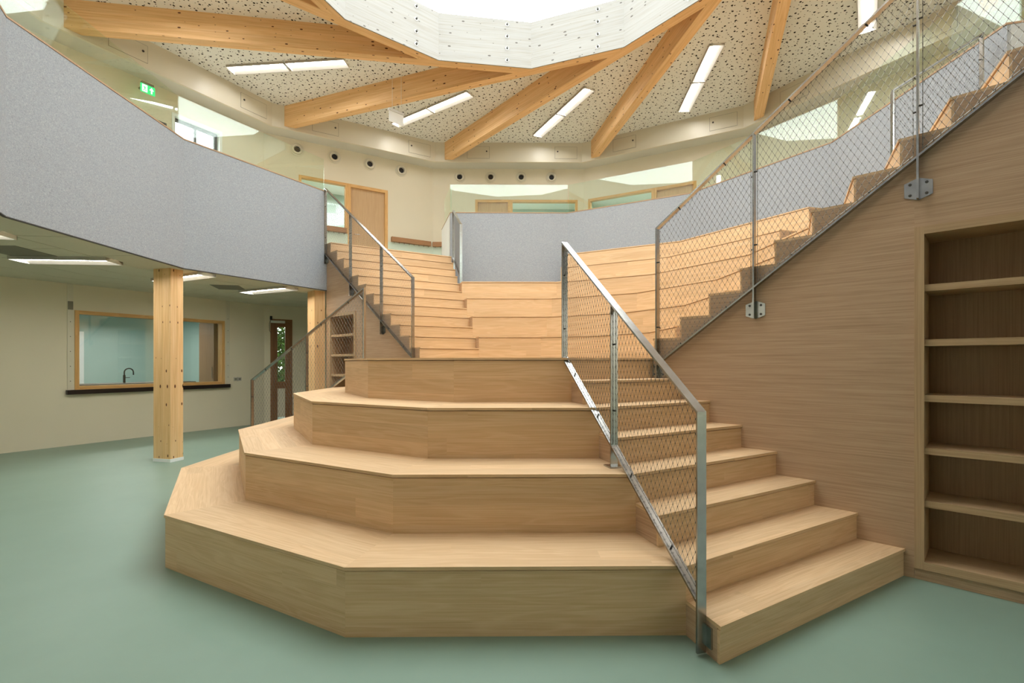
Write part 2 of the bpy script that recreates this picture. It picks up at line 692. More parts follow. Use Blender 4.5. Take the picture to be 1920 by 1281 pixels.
WALLN = {0: 'east', 1: 'east_north', 2: 'north_east', 3: 'north', 4: 'north_west', 5: 'west_north', 6: 'west', 7: 'west_south', 8: 'south_west', 9: 'south', 10: 'south_east', 11: 'east_south'}
WALLL = {0: 'beyond the stair railing at the right', 1: 'right of the back corner', 2: 'right of the middle, behind the glass', 3: 'in the middle behind the grey parapet', 4: 'with the oak door above the left stair', 5: 'at the left with the daylight window',
         6: 'far left out of the door', 7: 'left of the viewer', 8: 'behind the viewer at the left', 9: 'right behind the viewer', 10: 'behind the viewer at the right', 11: 'far right above the bookcase'}
for k in range(12):
    w = edge_wall(30 * k, WALL_AP, -HALF_W, HALF_W, FLOOR2, 7.42, HOLES[k], 0.16).build('wall_upper_' + WALLN[k], 'cream_wall')
    struct(w, 'cream upper storey wall ' + WALLL[k], 'wall')

Z = Vector((0, 0, 1))
# door and side window above the left stair
dr = framed('door_1', 120, WALL_AP, D120, 0.075, 'frame_wood', 0.12, bottom=False)
struct(dr, 'plain oak door in a pine frame above the left stair', 'door')
h = (D120[0] + 0.075, D120[1] - 0.075, D120[2] + 0.01, D120[3] - 0.075)
leaf = pane(120, WALL_AP, h, 0.04, 'door_oak', dr, 'leaf', 0.045)
o_, t_, n_ = edge_frame(120, WALL_AP)
MB().tube([o_ + t_ * (h[1] - 0.09) + Z * (FLOOR2 + 1.03) + n_ * 0.04, o_ + t_ * (h[1] - 0.09) + Z * (FLOOR2 + 1.03) - n_ * 0.03, o_ + t_ * (h[1] - 0.21) + Z * (FLOOR2 + 1.03) - n_ * 0.03], 0.009, 8).build('handle', 'steel', leaf)
wn_ = framed('window_1', 120, WALL_AP, W120, 0.06, 'frame_wood', 0.12)
struct(wn_, 'pine framed interior window beside the oak door', 'window')
pane(120, WALL_AP, (W120[0] + 0.06, W120[1] - 0.06, W120[2] + 0.06, W120[3] - 0.06), 0.05, 'window_glass', wn_)
for nm, m, D, lab in (('door_2', 90, D90, 'oak door in pine frame seen through the middle glass pane'), ('door_3', 60, D60, 'oak door in pine frame seen through the glass right of the middle')):
    d_ = framed(nm, m, WALL_AP, D, 0.07, 'frame_wood', 0.12, bottom=False)
    struct(d_, lab, 'door')
    pane(m, WALL_AP, (D[0] + 0.07, D[1] - 0.07, D[2] + 0.01, D[3] - 0.07), 0.04, 'door_oak', d_, 'leaf', 0.045)
for nm, m, D, lab in (('window_2', 90, W90, 'pine framed interior window beside the middle oak door'), ('window_3', 60, W60, 'bright pine framed interior window right of the middle')):
    d_ = framed(nm, m, WALL_AP, D, 0.06, 'frame_wood', 0.12)
    struct(d_, lab, 'window')
    pane(m, WALL_AP, (D[0] + 0.06, D[1] - 0.06, D[2] + 0.06, D[3] - 0.06), 0.05, 'window_glass', d_)
# rooms behind those windows: a closed ring corridor wall
rm = MB()
for k in (2, 3, 4):
    rm.prism(sector(30 * k, 10.3, 10.45), FLOOR2, 6.4)
rm.prism(sector(90, WALL_AP + 0.17, 10.3, 14.7, 15), FLOOR2, 6.4)
rm.prism(sector(60, WALL_AP + 0.17, 10.3, 14.7, 15), FLOOR2, 6.4)
rm.prism(sector(60, WALL_AP + 0.17, 10.3, -15, -14.7), FLOOR2, 6.4)
rm.prism(sector(120, WALL_AP + 0.17, 10.3, 14.7, 15), FLOOR2, 6.4)
o = rm.build('wall_classroom', 'teal_wall')
struct(o, 'pale green classroom walls behind the interior windows', 'wall')
rc = MB()
for k in (2, 3, 4):
    rc.prism(sector(30 * k, WALL_AP + 0.16, 10.5), 6.4, 6.45)
o = rc.build('ceiling_classroom', 'white_paint')
struct(o, 'white classroom ceilings behind the interior windows', 'ceiling')
for m, w in ((120, 'left'), (90, 'middle'), (60, 'right')):
    o_, t_, n_ = edge_frame(m, 9.0)
    ROOMLAMPS.append((o_ - t_ * 1.2, o_ + t_ * 1.2, w))
# daylight window and dark door at the left
w4 = framed('window_4', 150, WALL_AP, W150, 0.05, 'white_paint', 0.16)
struct(w4, 'daylight window in a white reveal with a dark frame', 'window')
h = (W150[0] + 0.05, W150[1] - 0.05, W150[2] + 0.05, W150[3] - 0.05)
o_, t_, n_ = edge_frame(150, WALL_AP)
for (a, b, za, zb) in ((h[0], h[0] + 0.06, h[2], h[3]), (h[1] - 0.06, h[1], h[2], h[3]), (h[0] + 0.06, h[1] - 0.06, h[3] - 0.06, h[3]), (h[0] + 0.06, h[1] - 0.06, h[2], h[2] + 0.06), ((h[0] + h[1]) / 2 - 0.02, (h[0] + h[1]) / 2 + 0.02, h[2] + 0.06, h[3] - 0.06)):
    MB().obox(o_ + t_ * a + n_ * 0.09 + Z * za, t_ * (b - a), n_ * 0.05, Z * (zb - za)).build('sash', 'dark_frame', w4)
pane(150, WALL_AP, (h[0] + 0.06, h[1] - 0.06, h[2] + 0.06, h[3] - 0.06), 0.11, 'window_glass', w4)
d4 = framed('door_4', 150, WALL_AP, D150, 0.07, 'dark_frame', 0.16, bottom=False)
struct(d4, 'dark framed glazed door under the green exit sign', 'door')
h = (D150[0] + 0.07, D150[1] - 0.07, D150[2] + 0.01, D150[3] - 0.07)
for (a, b, za, zb) in ((h[0], h[0] + 0.1, h[2], h[3]), (h[1] - 0.1, h[1], h[2], h[3]), (h[0] + 0.1, h[1] - 0.1, h[3] - 0.12, h[3]), (h[0] + 0.1, h[1] - 0.1, h[2], h[2] + 0.2)):
    MB().obox(o_ + t_ * a + n_ * 0.04 + Z * za, t_ * (b - a), n_ * 0.05, Z * (zb - za)).build('leaf_rail', 'dark_frame', d4)
pane(150, WALL_AP, (h[0] + 0.1, h[1] - 0.1, h[2] + 0.2, h[3] - 0.12), 0.06, 'window_glass', d4)
MB().obox(o_ + t_ * (h[0] + 0.05) + Z * (h[3] - 0.08) - n_ * 0.03, t_ * 0.3, n_ * 0.06, Z * 0.06).build('door_closer', 'sign_metal', d4)
wi = 5
for k, h in ADDED_WIN.items():
    w_ = framed('window_%d' % wi, 30 * k, WALL_AP, h, 0.06, 'white_paint', 0.16)
    struct(w_, 'added unseen window for daylight in the upper wall ' + WALLL[k], 'window')
    pane(30 * k, WALL_AP, (h[0] + 0.06, h[1] - 0.06, h[2] + 0.06, h[3] - 0.06), 0.08, 'window_glass', w_)
    wi += 1

# ------------------------------------------------------------------ walls, ground storey
LW_AP = 7.70
HL = LW_AP * T15
# hatch opening in the left wall
hs0, hz1 = hit(140, 584, 150, LW_AP)
hs1, _ = hit(421, 601, 150, LW_AP)
_, hz0 = hit(140, 733, 150, LW_AP)
HATCH = (min(hs0, hs1), max(hs0, hs1), 0.90, 2.19)
hz = (hit(138, 583, 150, LW_AP)[1] + hit(421, 601, 150, LW_AP)[1]) / 2
HATCH = (HATCH[0], HATCH[1], (hit(140, 733, 150, LW_AP)[1] + hit(421, 719, 150, LW_AP)[1]) / 2, hz)
w = edge_wall(150, LW_AP, -HL, 4.6, 0, LOWCEIL + 0.03, [HATCH], 0.14).build('wall_left', 'cream_wall')
struct(w, 'cream ground floor wall with the serving hatch', 'wall')
_, dzt = hit(527, 599, 120, LW_AP)
DLOW = opening(120, LW_AP, 507, 548, dzt, 0.0)
w = edge_wall(120, LW_AP, -HL, HL, 0, LOWCEIL + 0.03, [DLOW], 0.14).build('wall_back', 'cream_wall')
struct(w, 'cream ground floor wall with the narrow glazed door', 'wall')
# the rest of the ground storey outside the picture
WEST = empty('wall_west', (-9.9, 2, 0))
struct(WEST, 'cream wall left of the picture', 'wall')
e150 = edge_frame(150, LW_AP)
pe = e150[0] + e150[1] * 4.6
MB().prism([(pe.x - 0.15, pe.y), (pe.x, pe.y), (pe.x, -4), (pe.x - 0.15, -4)], 2.3, LOWCEIL + 0.03).build('wall_head', 'cream_wall', WEST)
MB().prism([(pe.x - 0.15, pe.y), (pe.x, pe.y), (pe.x, -4), (pe.x - 0.15, -4)], 0, 0.7).build('wall_base', 'cream_wall', WEST)
for y0, y1 in ((-4, pe.y),):
    MB().prism([(pe.x - 0.15, y0), (pe.x, y0), (pe.x, y1), (pe.x - 0.15, y1)], 0.7, 2.3).build('wall_pier', 'cream_wall', WEST)
w = MB()
w.prism([(pe.x, -4.15), (11, -4.15), (11, -4), (pe.x, -4)], 2.45, LOWCEIL + 0.03)
for x0, x1 in ((-10.2, 11.0),):
    w.prism([(x0, -4.15), (x1, -4.15), (x1, -4), (x0, -4)], 0, 2.45)
o = w.build('wall_front', 'cream_wall')
struct(o, 'cream wall behind the viewer', 'wall')
w = MB().prism([(9.2, -4), (9.35, -4), (9.35, 14), (9.2, 14)], 0, LOWCEIL + 0.03)
w.prism([(-1.9, 13.4), (9.3, 13.4), (9.3, 13.55), (-1.9, 13.55)], 0, LOWCEIL + 0.03)
o = w.build('wall_east', 'cream_wall')
struct(o, 'cream wall at the far right under the gallery', 'wall')

# ------------------------------------------------------------------ stairs and seating
TT = 0.018      # tread board
OV = 0.008      # nosing


def step_part(root, name, m_list, a_front, a_back, z0, z1, outward, mat_t='oak', mat_r='oak', end0=-15, end1=15):
    """one tier: solid core with a tread board and a riser board on each ring edge.
    outward=True: the riser faces away from the ring centre"""
    sgn = 1 if outward else -1
    core = MB()
    for m in m_list:
        core.prism(sector(m, a_front - sgn * (OV + 0.016), a_back), z0, z1 - TT - 0.0005)
    co_ = core.build(name, 'oak_veneer', root, grain=(1, 0, 0.02))
    for m in m_list:
        MB().prism(sector(m, a_front, a_back), z1 - TT, z1).build('tread_board', mat_t, co_, grain=tangent(m))
        MB().prism(sector(m, a_front - sgn * OV, a_front - sgn * (OV + 0.016)), z0, z1 - TT - 0.006).build('riser_board', mat_r, co_, grain=tangent(m))
    return co_


fs = empty('bench_seating', polar(2.5, -120, 0))
tag(fs, 'four wide oak bench tiers stepping up in facets at the front', 'seating')
for k in range(4):
    step_part(fs, 'bench_tier', (270, 240, 210, 180), TIER[k], (TIER[k + 1] - 0.03) if k < 3 else 1.35, k * 2 * RISE, (k + 1) * 2 * RISE, True)

pf = empty('platform', polar(0, 0, 0))
tag(pf, 'oak landing platform at the top of the front tiers', 'platform')
for k in range(12):
    m = 30 * k
    if m in (180, 210, 240, 270):
        a1 = 1.35
    elif m in (150, 300):
        a1 = S1 - 7 * ST - 0.05
    else:
        a1 = U9 + 0.02
    MB().prism(sector(m, 0.002, a1), 7 * RISE, 8 * RISE).build('platform_board', 'oak', pf, grain=tangent(m))

FLIGHT = {}
for nm, m, lab in (('stair_flight', 300, 'lower oak stair flight rising between steel railing and right oak wall'), ('stair_flight', 150, 'lower oak stair flight hidden behind the left wire railing')):
    e = empty(nm, polar(3.0, m, 0))
    tag(e, lab, 'stairs', 'oak stair flights')
    FLIGHT[m] = e
    for n in range(1, 9):
        a0 = S1 - (n - 1) * ST
        step_part(e, 'step', (m,), a0, a0 - ST - 0.03, (n - 1) * RISE, n * RISE, True)
for nm, ms, lab in (('stair_flight', (120,), 'upper left oak stair flight climbing to the oak door'), ('stair_flight', (330,), 'upper right oak stair flight climbing above the bookcase')):
    e = empty(nm, polar(2.6, ms[0], 8 * RISE))
    tag(e, lab, 'stairs', 'oak stair flights')
    for n in range(9, 21):
        a0 = a_up(n)
        step_part(e, 'step', ms, a0, a0 + UT + 0.03 if n < 20 else 4.66, (n - 1) * RISE, n * RISE, False)

bs = empty('amphitheatre_seating', polar(3.0, 60, 8 * RISE))
tag(bs, 'pale oak amphitheatre benches curving up to the grey parapet', 'seating')
for k in range(5, 11):
    a0 = a_up(2 * k - 1)
    ms = (0, 30, 60, 90) if k <= 8 else (30, 60)
    z0 = (2 * k - 2) * RISE
    if k == 8:
        step_part(bs, 'bench_tier', (30, 60), a0, a0 + 2 * UT + 0.03, z0, 2 * k * RISE, False)
        step_part(bs, 'bench_tier', (90, 0), a0, G_AP + 0.0, z0, 2 * k * RISE, False)
    else:
        step_part(bs, 'bench_tier', ms, a0, (a0 + 2 * UT + 0.03) if k < 10 else G_AP + 0.0, z0, 2 * k * RISE, False)

# radial oak walls under the upper flights
BK0, BK1, BKZ0, BKZ1 = 3.68, 4.66, 0.074, 2.275
WALL_END = 4.80


class Radial:
    """vertical plane through the ring axis at a given angle; side: which face is seen"""

    def __init__(self, ang, side):
        a = rad(ang + PHI)
        self.d = Vector((math.cos(a), math.sin(a), 0))
        self.n = Vector((-math.sin(a), math.cos(a), 0)) * side
        self.c = Vector((CEN.x, CEN.y, 0))

    def p(self, R, off, z):
        return self.c + self.d * R + self.n * off + Vector((0, 0, z))

    def loop(self, rz, off):
        return [self.p(r_, off, z) for r_, z in rz]


RW = Radial(-45, -1)
LWR = Radial(135, 1)
for nm, rd, lab in (('wall_right', RW, 'oak veneered wall under the upper right stair'), ('wall_stair_left', LWR, 'oak veneered wall under the upper left stair')):
    root = empty(nm, rd.p(2.9, 0, 0))
    struct(root, lab, 'wall')
    th = 0.03
    # main panel left of the bookcase, stepped along the stair
    R0 = U9 / C15
    prof = [(R0, 0.0), (BK0, 0.0)]
    up = []
    for n in range(9, 21):
        ra, rb = a_up(n) / C15 + 0.022, (a_up(n + 1) / C15 + 0.022 if n < 20 else WALL_END)
        up.append((ra, rb, n * RISE - TT - 0.001))
    topA, topB = [], []
    for ra, rb, zt in up:
        if rb <= BK0:
            topA += [(ra, zt), (rb, zt)]
        elif ra < BK0 < rb:
            topA += [(ra, zt), (BK0, zt)]
            topB += [(BK0, zt), (rb, zt)]
        else:
            topB += [(ra, zt), (rb, zt)]
    prof = [(R0 + 0.022, 0.0), (BK0, 0.0)] + list(reversed(topA))
    MB().extrude(rd.loop(prof, 0.003), -rd.n * th).build('panel', 'oak_veneer', root, grain=rd.d)
    MB().extrude(rd.loop([(BK0, BKZ1), (WALL_END, BKZ1)] + list(reversed(topB)), 0.003), -rd.n * th).build('panel', 'oak_veneer', root, grain=rd.d)
    MB().extrude(rd.loop([(BK1, 0), (WALL_END, 0), (WALL_END, BKZ1), (BK1, BKZ1)], 0.0), -rd.n * th).build('panel', 'oak_veneer', root, grain=rd.d)
    MB().extrude([rd.p(WALL_END - 0.03, -th, 0), rd.p(WALL_END, -th, 0), rd.p(WALL_END, -1.1, 0), rd.p(WALL_END - 0.03, -1.1, 0)], Vector((0, 0, LOWCEIL))).build('panel', 'oak_veneer', root, grain=rd.n)
    # recess box behind
# bookcases in the walls
for rd, lab in ((RW, 'built-in oak bookcase in the right wall, empty shelves'), (LWR, 'built-in oak bookcase behind the left wire railing, empty shelves')):
    bk = empty('bookcase', rd.p((BK0 + BK1) / 2, 0, 0))
    tag(bk, lab, 'bookcase', 'built-in bookcases')
    fwid, dep, pr = 0.05, 0.32, 0.022
    up3 = Vector((0, 0, 1))

    def bx(r0, r1, z0, z1, o0, o1, nm, mat, g):
        return MB().obox(rd.p(r0, o0, z0), rd.d * (r1 - r0), rd.n * (o1 - o0), up3 * (z1 - z0)).build(nm, mat, bk, grain=g)
    bx(BK0, BK0 + fwid, BKZ0, BKZ1, -dep, pr, 'side_panel', 'oak_shelf', up3)
    bx(BK1 - fwid, BK1, BKZ0, BKZ1, -dep, pr, 'side_panel', 'oak_shelf', up3)
    bx(BK0 + fwid, BK1 - fwid, BKZ1 - fwid, BKZ1, -dep, pr, 'top_panel', 'oak_shelf', rd.d)
    bx(BK0 + fwid, BK1 - fwid, BKZ0, BKZ0 + fwid, -dep, pr, 'bottom_panel', 'oak_shelf', rd.d)
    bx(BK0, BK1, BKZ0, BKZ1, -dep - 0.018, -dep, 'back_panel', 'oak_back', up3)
    bx(BK0 + 0.001, BK1 - 0.001, 0.0, BKZ0, -dep, 0.002, 'plinth', 'oak_veneer', rd.d)
    for zt in (1.902, 1.550, 1.192, 0.854, 0.513):
        bx(BK0 + fwid, BK1 - fwid, zt - 0.042, zt, -dep, -0.004, 'shelf', 'oak_shelf', rd.d)

# ------------------------------------------------------------------ grey felt parapets with glass
def parapet(name, label, ms, base, ret0=None):
    root = empty(name, polar(G_AP, ms[0], base(ms[0])))
    tag(root, label, 'parapet')
    for m in ms:
        zb = base(m)
        MB().prism(sector(m, G_AP, G_AP + 0.03), zb, G_TOP - 0.02).build('felt_panel', 'felt', root)
        MB().prism(sector(m, G_AP + 0.03, G_AP + 0.17), max(zb, FLOOR2 + 0.001) if zb > 3 else zb, G_TOP - 0.02).build('parapet_core', 'white_paint', root)
        MB().prism(sector(m, G_AP - 0.006, G_AP + 0.17), G_TOP - 0.018, G_TOP).build('cap_board', 'ply_edge', root, grain=tangent(m))
        g = 0.12
        MB().prism(sector(m, GLASS_AP, GLASS_AP + 0.014, -15 + g, 15 - g), G_TOP, GLASS_TOP).build('glass_pane', 'rail_glass', root)
        if zb < 2.8:
            MB().prism(sector(m, G_AP - 0.003, G_AP + 0.03), zb - 0.010, zb).build('edge_strip', 'dark_frame', root)
    return root


lp = parapet('felt_parapet', 'grey felt gallery parapet with glass on the left above the columns', (150, 180, 210, 240, 270, 300), lambda m: G_BOT)
bp = parapet('felt_parapet', 'grey felt parapet with glass above the amphitheatre benches at the back', (90, 60, 30, 0), lambda m: 8 * 2 * RISE if m in (90, 0) else FLOOR2 - 0.02)
# returns beside the stair openings
for ang, sg, lab in ((105, 1, 'left'), (-15, -1, 'right')):
    rd = Radial(ang, sg)
    r0, r1 = (G_AP + 0.17) / C15, 6.16
    MB().extrude(rd.loop([(G_AP / C15 + 0.0, FLOOR2), (r1, FLOOR2), (r1, G_TOP - 0.02), (G_AP / C15, G_TOP - 0.02)], 0.0), -rd.n * 0.09).build('return_panel', 'white_paint', bp)
    MB().extrude(rd.loop([(G_AP / C15 - 0.01, G_TOP - 0.018), (r1, G_TOP - 0.018), (r1, G_TOP), (G_AP / C15 - 0.01, G_TOP)], 0.004), -rd.n * 0.1).build('cap_board', 'ply_edge', bp, grain=rd.d)
    MB().extrude(rd.loop([(GLASS_AP / C15 + 0.01, G_TOP), (5.9, G_TOP), (5.9, GLASS_TOP), (GLASS_AP / C15 + 0.01, GLASS_TOP)], -0.03), -rd.n * 0.014).build('glass_pane', 'rail_glass', bp)

# ------------------------------------------------------------------ timber columns
for ang, R, lab in ((165, 5.05, 'pine column with white base left of the seating'), (135, 5.0, 'pine column beside the left oak wall, behind the wire railing')):
    rd = Radial(ang, 1)
    root = empty('timber_column', rd.p(R, 0, 0))
    tag(root, lab, 'column', 'pine columns')
    lr, lt = 0.30, 0.20
    off = 0.10 if ang == 135 else 0.0
    MB().obox(rd.p(R - lr / 2, -lt / 2 + off, 0.02), rd.d * lr, rd.n * lt, Vector((0, 0, LOWCEIL - 0.02))).build('shaft', 'pine', root, grain=(0, 0, 1))
    e_ = 0.006
    MB().obox(rd.p(R - lr / 2 - e_, -lt / 2 + off - e_, 0), rd.d * (lr + 2 * e_), rd.n * (lt + 2 * e_), Vector((0, 0, 0.045))).build('base_trim', 'white_paint', root)

# ------------------------------------------------------------------ steel railings with cable mesh
def clip_line(poly, p, d):
    """clip infinite 2-D line p+t*d to convex polygon -> (t0,t1) or None"""
    t0, t1 = -1e9, 1e9
    n = len(poly)
    ar = sum(poly[i][0] * poly[(i + 1) % n][1] - poly[(i + 1) % n][0] * poly[i][1] for i in range(n))
    for i in range(n):
        a, b = poly[i], poly[(i + 1) % n]
        if ar < 0:
            a, b = b, a
        nx, ny = -(b[1] - a[1]), b[0] - a[0]      # inward normal for ccw
        den = nx * d[0] + ny * d[1]
        num = nx * (a[0] - p[0]) + ny * (a[1] - p[1])
        if abs(den) < 1e-12:
            if num > 0:
                return None
        elif den > 0:
            t0 = max(t0, num / den)
        else:
            t1 = min(t1, num / den)
    return (t0, t1) if t1 - t0 > 1e-4 else None


MW, MH = 0.042, 0.072


def wire_net(rd, off, poly, wires, knotmb):
    rs = [p[0] for p in poly]
    zs = [p[1] for p in poly]
    r0, r1, z0, z1 = min(rs), max(rs), min(zs), max(zs)
    L = math.hypot(MW, MH)
    for sg in (1, -1):
        d = (MW / L * sg, MH / L)
        span = (r1 - r0) + (z1 - z0) * MW / MH
        nline = int(span / MW) + 2
        for i in range(-2, nline):
            base = (r0 + i * MW - ((z1 - z0) * MW / MH if sg > 0 else 0), z0)
            c = clip_line(poly, base, d)
            if not c:
                continue
            a = (base[0] + d[0] * c[0], base[1] + d[1] * c[0])
            b = (base[0] + d[0] * c[1], base[1] + d[1] * c[1])
            wires.tube([rd.p(a[0], off, a[1]), rd.p(b[0], off, b[1])], 0.00105, 4, cap=False)
    # ferrules at the crossings
    kx = (z1 - z0) * MW / MH
    fr = (-kx) % MW            # phase between the two families
    n = len(poly)
    j = 0
    zz = z0
    # families: r = r0+i*MW-kx + (z-z0)*MW/MH   and   r = r0+i*MW - (z-z0)*MW/MH
    # crossings: 2*(z-z0)*MW/MH = kx + k*MW
    k = -int(kx / MW) - 1
    while True:
        z = z0 + (kx + k * MW) * MH / (2 * MW)
        if z > z1:
            break
        if z >= z0:
            r_ = r0 - (z - z0) * MW / MH
            while r_ < r0:
                r_ += MW
            while r_ < r1:
                inside = True
                ar = sum(poly[i][0] * poly[(i + 1) % n][1] - poly[(i + 1) % n][0] * poly[i][1] for i in range(n))
                for i in range(n):
                    a, b = poly[i], poly[(i + 1) % n]
                    if ar < 0:
                        a, b = b, a
                    if (b[0] - a[0]) * (z - a[1]) - (b[1] - a[1]) * (r_ - a[0]) < 0:
                        inside = False
                        break
                if inside:
                    c = rd.p(r_, off, z)
                    knotmb.tube([c - Vector((0, 0, 0.0045)), c + Vector((0, 0, 0.0045))], 0.0021, 4)
                r_ += MW
        k += 1


def inset(poly, dist):
    n = len(poly)
    ar = sum(poly[i][0] * poly[(i + 1) % n][1] - poly[(i + 1) % n][0] * poly[i][1] for i in range(n))
    if ar < 0:
        poly = list(reversed(poly))
    lines = []
    for i in range(n):
        a, b = poly[i], poly[(i + 1) % n]
        dx, dy = b[0] - a[0], b[1] - a[1]
        l = math.hypot(dx, dy)
        nx, ny = -dy / l, dx / l
        lines.append((a[0] + nx * dist, a[1] + ny * dist, dx / l, dy / l))
    out = []
    for i in range(n):
        x1, y1, dx1, dy1 = lines[i - 1]
        x2, y2, dx2, dy2 = lines[i]
        den = dx1 * dy2 - dy1 * dx2
        t_ = ((x2 - x1) * dy2 - (y2 - y1) * dx2) / den
        out.append((x1 + dx1 * t_, y1 + dy1 * t_))
    return out


def railing(label, ang, side, off, posts, zt, zb, flat_end=None, brackets=(), plates=(), foot=()):
    """posts: list of (R, z_bottom); zt(R), zb(R): handrail top and bottom rail top"""
    rd = Radial(ang, side)
    W, T = 0.05, 0.012
    posts = sorted(posts)
    r0, r1 = posts[0][0], posts[-1][0]
    root = empty('wire_railing', rd.p((r0 + r1) / 2, off, min(p[1] for p in posts)))
    tag(root, label, 'railing', 'steel wire mesh railings')

    def bar(rz, name, w=W, parent=root):
        return MB().extrude(rd.loop(rz, off - w / 2), rd.n * w).build(name, 'steel', parent)
    bar([(r0 - T / 2, zt(r0 - T / 2)), (r1 + T / 2, zt(r1 + T / 2)), (r1 + T / 2, zt(r1 + T / 2) - T * 1.25), (r0 - T / 2, zt(r0 - T / 2) - T * 1.25)], 'handrail')
    for i in range(len(posts) - 1):
        ra, rb = posts[i][0] + T / 2, posts[i + 1][0] - T / 2
        bar([(ra, zb(ra)), (rb, zb(rb)), (rb, zb(rb) - T * 1.25), (ra, zb(ra) - T * 1.25)], 'bottom_rail')
    for i, (R, z0) in enumerate(posts):
        rz = [(R - T / 2, zt(R - T / 2) - T * 1.25), (R + T / 2, zt(R + T / 2) - T * 1.25), (R + T / 2, z0), (R - T / 2, z0)]
        po = bar(rz, 'post')
        if i in brackets:       # hexagonal wall plate
            zc = z0 + 0.07
            hw, hh = 0.072, 0.072
            pl = MB().extrude(rd.loop([(R - hw, zc - 0.045), (R, zc - hh), (R + hw, zc - 0.045), (R + hw, zc + 0.045), (R, zc + hh), (R - hw, zc + 0.045)], 0.0005), rd.n * 0.01).build('wall_plate', 'steel', po)
            for dr_, dz in ((-0.042, 0.035), (0.042, 0.035), (-0.042, -0.035), (0.042, -0.035)):
                MB().lathe(rd.p(R + dr_, 0.010, zc + dz), rd.n, [(0.009, 0), (0.009, 0.003), (0.005, 0.004)], 10).build('screw', 'knot_steel', po)
        if i in plates:         # foot plate on a tread
            MB().obox(rd.p(R - 0.05, off - 0.05, z0), rd.d * 0.1, rd.n * 0.1, Vector((0, 0, 0.01))).build('foot_plate', 'steel', po)
        if i in foot:           # side bracket block
            MB().obox(rd.p(R - 0.04, off - W / 2 - 0.02, z0 + 0.03), rd.d * 0.08, rd.n * 0.02, Vector((0, 0, 0.1))).build('side_plate', 'steel', po)
    wires, kn = MB(), MB()
    cable, clips = MB(), MB()
    for i in range(len(posts) - 1):
        ra, rb = posts[i][0] + T / 2, posts[i + 1][0] - T / 2
        poly = [(ra, zb(ra)), (rb, zb(rb)), (rb, zt(rb) - T * 1.25), (ra, zt(ra) - T * 1.25)]
        inn = inset(poly, 0.018)
        wire_net(rd, off, inset(poly, 0.020), wires, kn)
        cable.tube([rd.p(a[0], off, a[1]) for a in inn + [inn[0]]], 0.0022, 6, cap=False)
        for j in range(4):
            a, b = inn[j], inn[(j + 1) % 4]
            l = math.hypot(b[0] - a[0], b[1] - a[1])
            # small hooks of the lacing cable
            nh = int(l / MW)
            for q in range(nh):
                f_ = (q + 0.5) / nh
                c = rd.p(a[0] + (b[0] - a[0]) * f_, off, a[1] + (b[1] - a[1]) * f_)
                clips.tube([c - Vector((0, 0, 0.006)) - rd.n * 0.003, c + Vector((0, 0, 0.006)) + rd.n * 0.003], 0.0022, 4)
            ncl = max(2, int(l / 0.42))
            for q in range(ncl):
                f_ = (q + 0.5) / ncl
                pm = (a[0] + (b[0] - a[0]) * f_, a[1] + (b[1] - a[1]) * f_)
                # eyelet between cable and bar
                dx, dy = (b[0] - a[0]) / l, (b[1] - a[1]) / l
                o1 = (pm[0] + dy * 0.018, pm[1] - dx * 0.018)
                MBx = rd.p(pm[0], off, pm[1])
                clips.tube([MBx, rd.p(o1[0], off, o1[1])], 0.006, 6)
    stuff(wires.build('wire_mesh', 'wire_steel', root))
    stuff(kn.build('mesh_ferrules', 'knot_steel', root))
    cable.build('edge_cable', 'wire_steel', root)
    stuff(clips.build('cable_clips', 'knot_steel', root))
    return root


lowT = lambda R: 1.171 + 0.694 * (3.538 - R)
lowB = lambda R: 0.262 + 0.678 * (3.538 - R)
railing('long steel wire railing in front between bench tiers and right stair', -75, -1, 0.035, [(1.781, 6 * RISE + 0.01), (2.647, 4 * RISE), (3.538, 0.012)], lowT, lowB, plates=(1,), foot=(0, 2))
railing('steel wire railing of the lower left stair, behind the bench tiers', 165, 1, 0.035, [(1.90, 6 * RISE + 0.01), (2.74, 4 * RISE), (3.59, 0.012)], lambda R: 1.171 + 0.694 * (3.59 - R), lambda R: 0.262 + 0.678 * (3.59 - R), plates=(1,), foot=(0, 2))
upT = lambda R: 2.625 + 0.712 * (R - 1.90)
upB = lambda R: 1.40 + 0.738 * (R - 1.90)
railing('steel wire railing climbing the upper right stair above the oak wall', -45, -1, 0.036, [(1.883, 1.26), (2.707, 1.745), (3.70, 2.453), (4.69, 3.18)], upT, upB, brackets=(0, 1, 2, 3))
railing('steel wire railing climbing the upper left stair to the felt parapet', 135, 1, 0.036, [(1.951, 1.28), (2.81, 1.84), (3.807, 2.54), (4.76, 3.22)], lambda R: 2.637 + 0.704 * (R - 1.951), lambda R: 1.477 + 0.69 * (R - 1.951), brackets=(0, 1, 2, 3))
railing('short steel wire railing at the left end of the middle grey parapet', 105, -1, 0.035, [(3.66, 16 * RISE), (4.58, 16 * RISE + 0.2)], lambda R: 4.018 + 0.58 * (R - 3.66), lambda R: 3.02 + 0.6 * (R - 3.66))
railing('short steel wire railing on the upper right steps before the grey parapet', -15, 1, 0.035, [(3.87, 16 * RISE), (4.60, 16 * RISE + 0.2)], lambda R: 4.085 + 0.6 * (R - 3.876), lambda R: 3.2 + 0.66 * (R - 3.876))

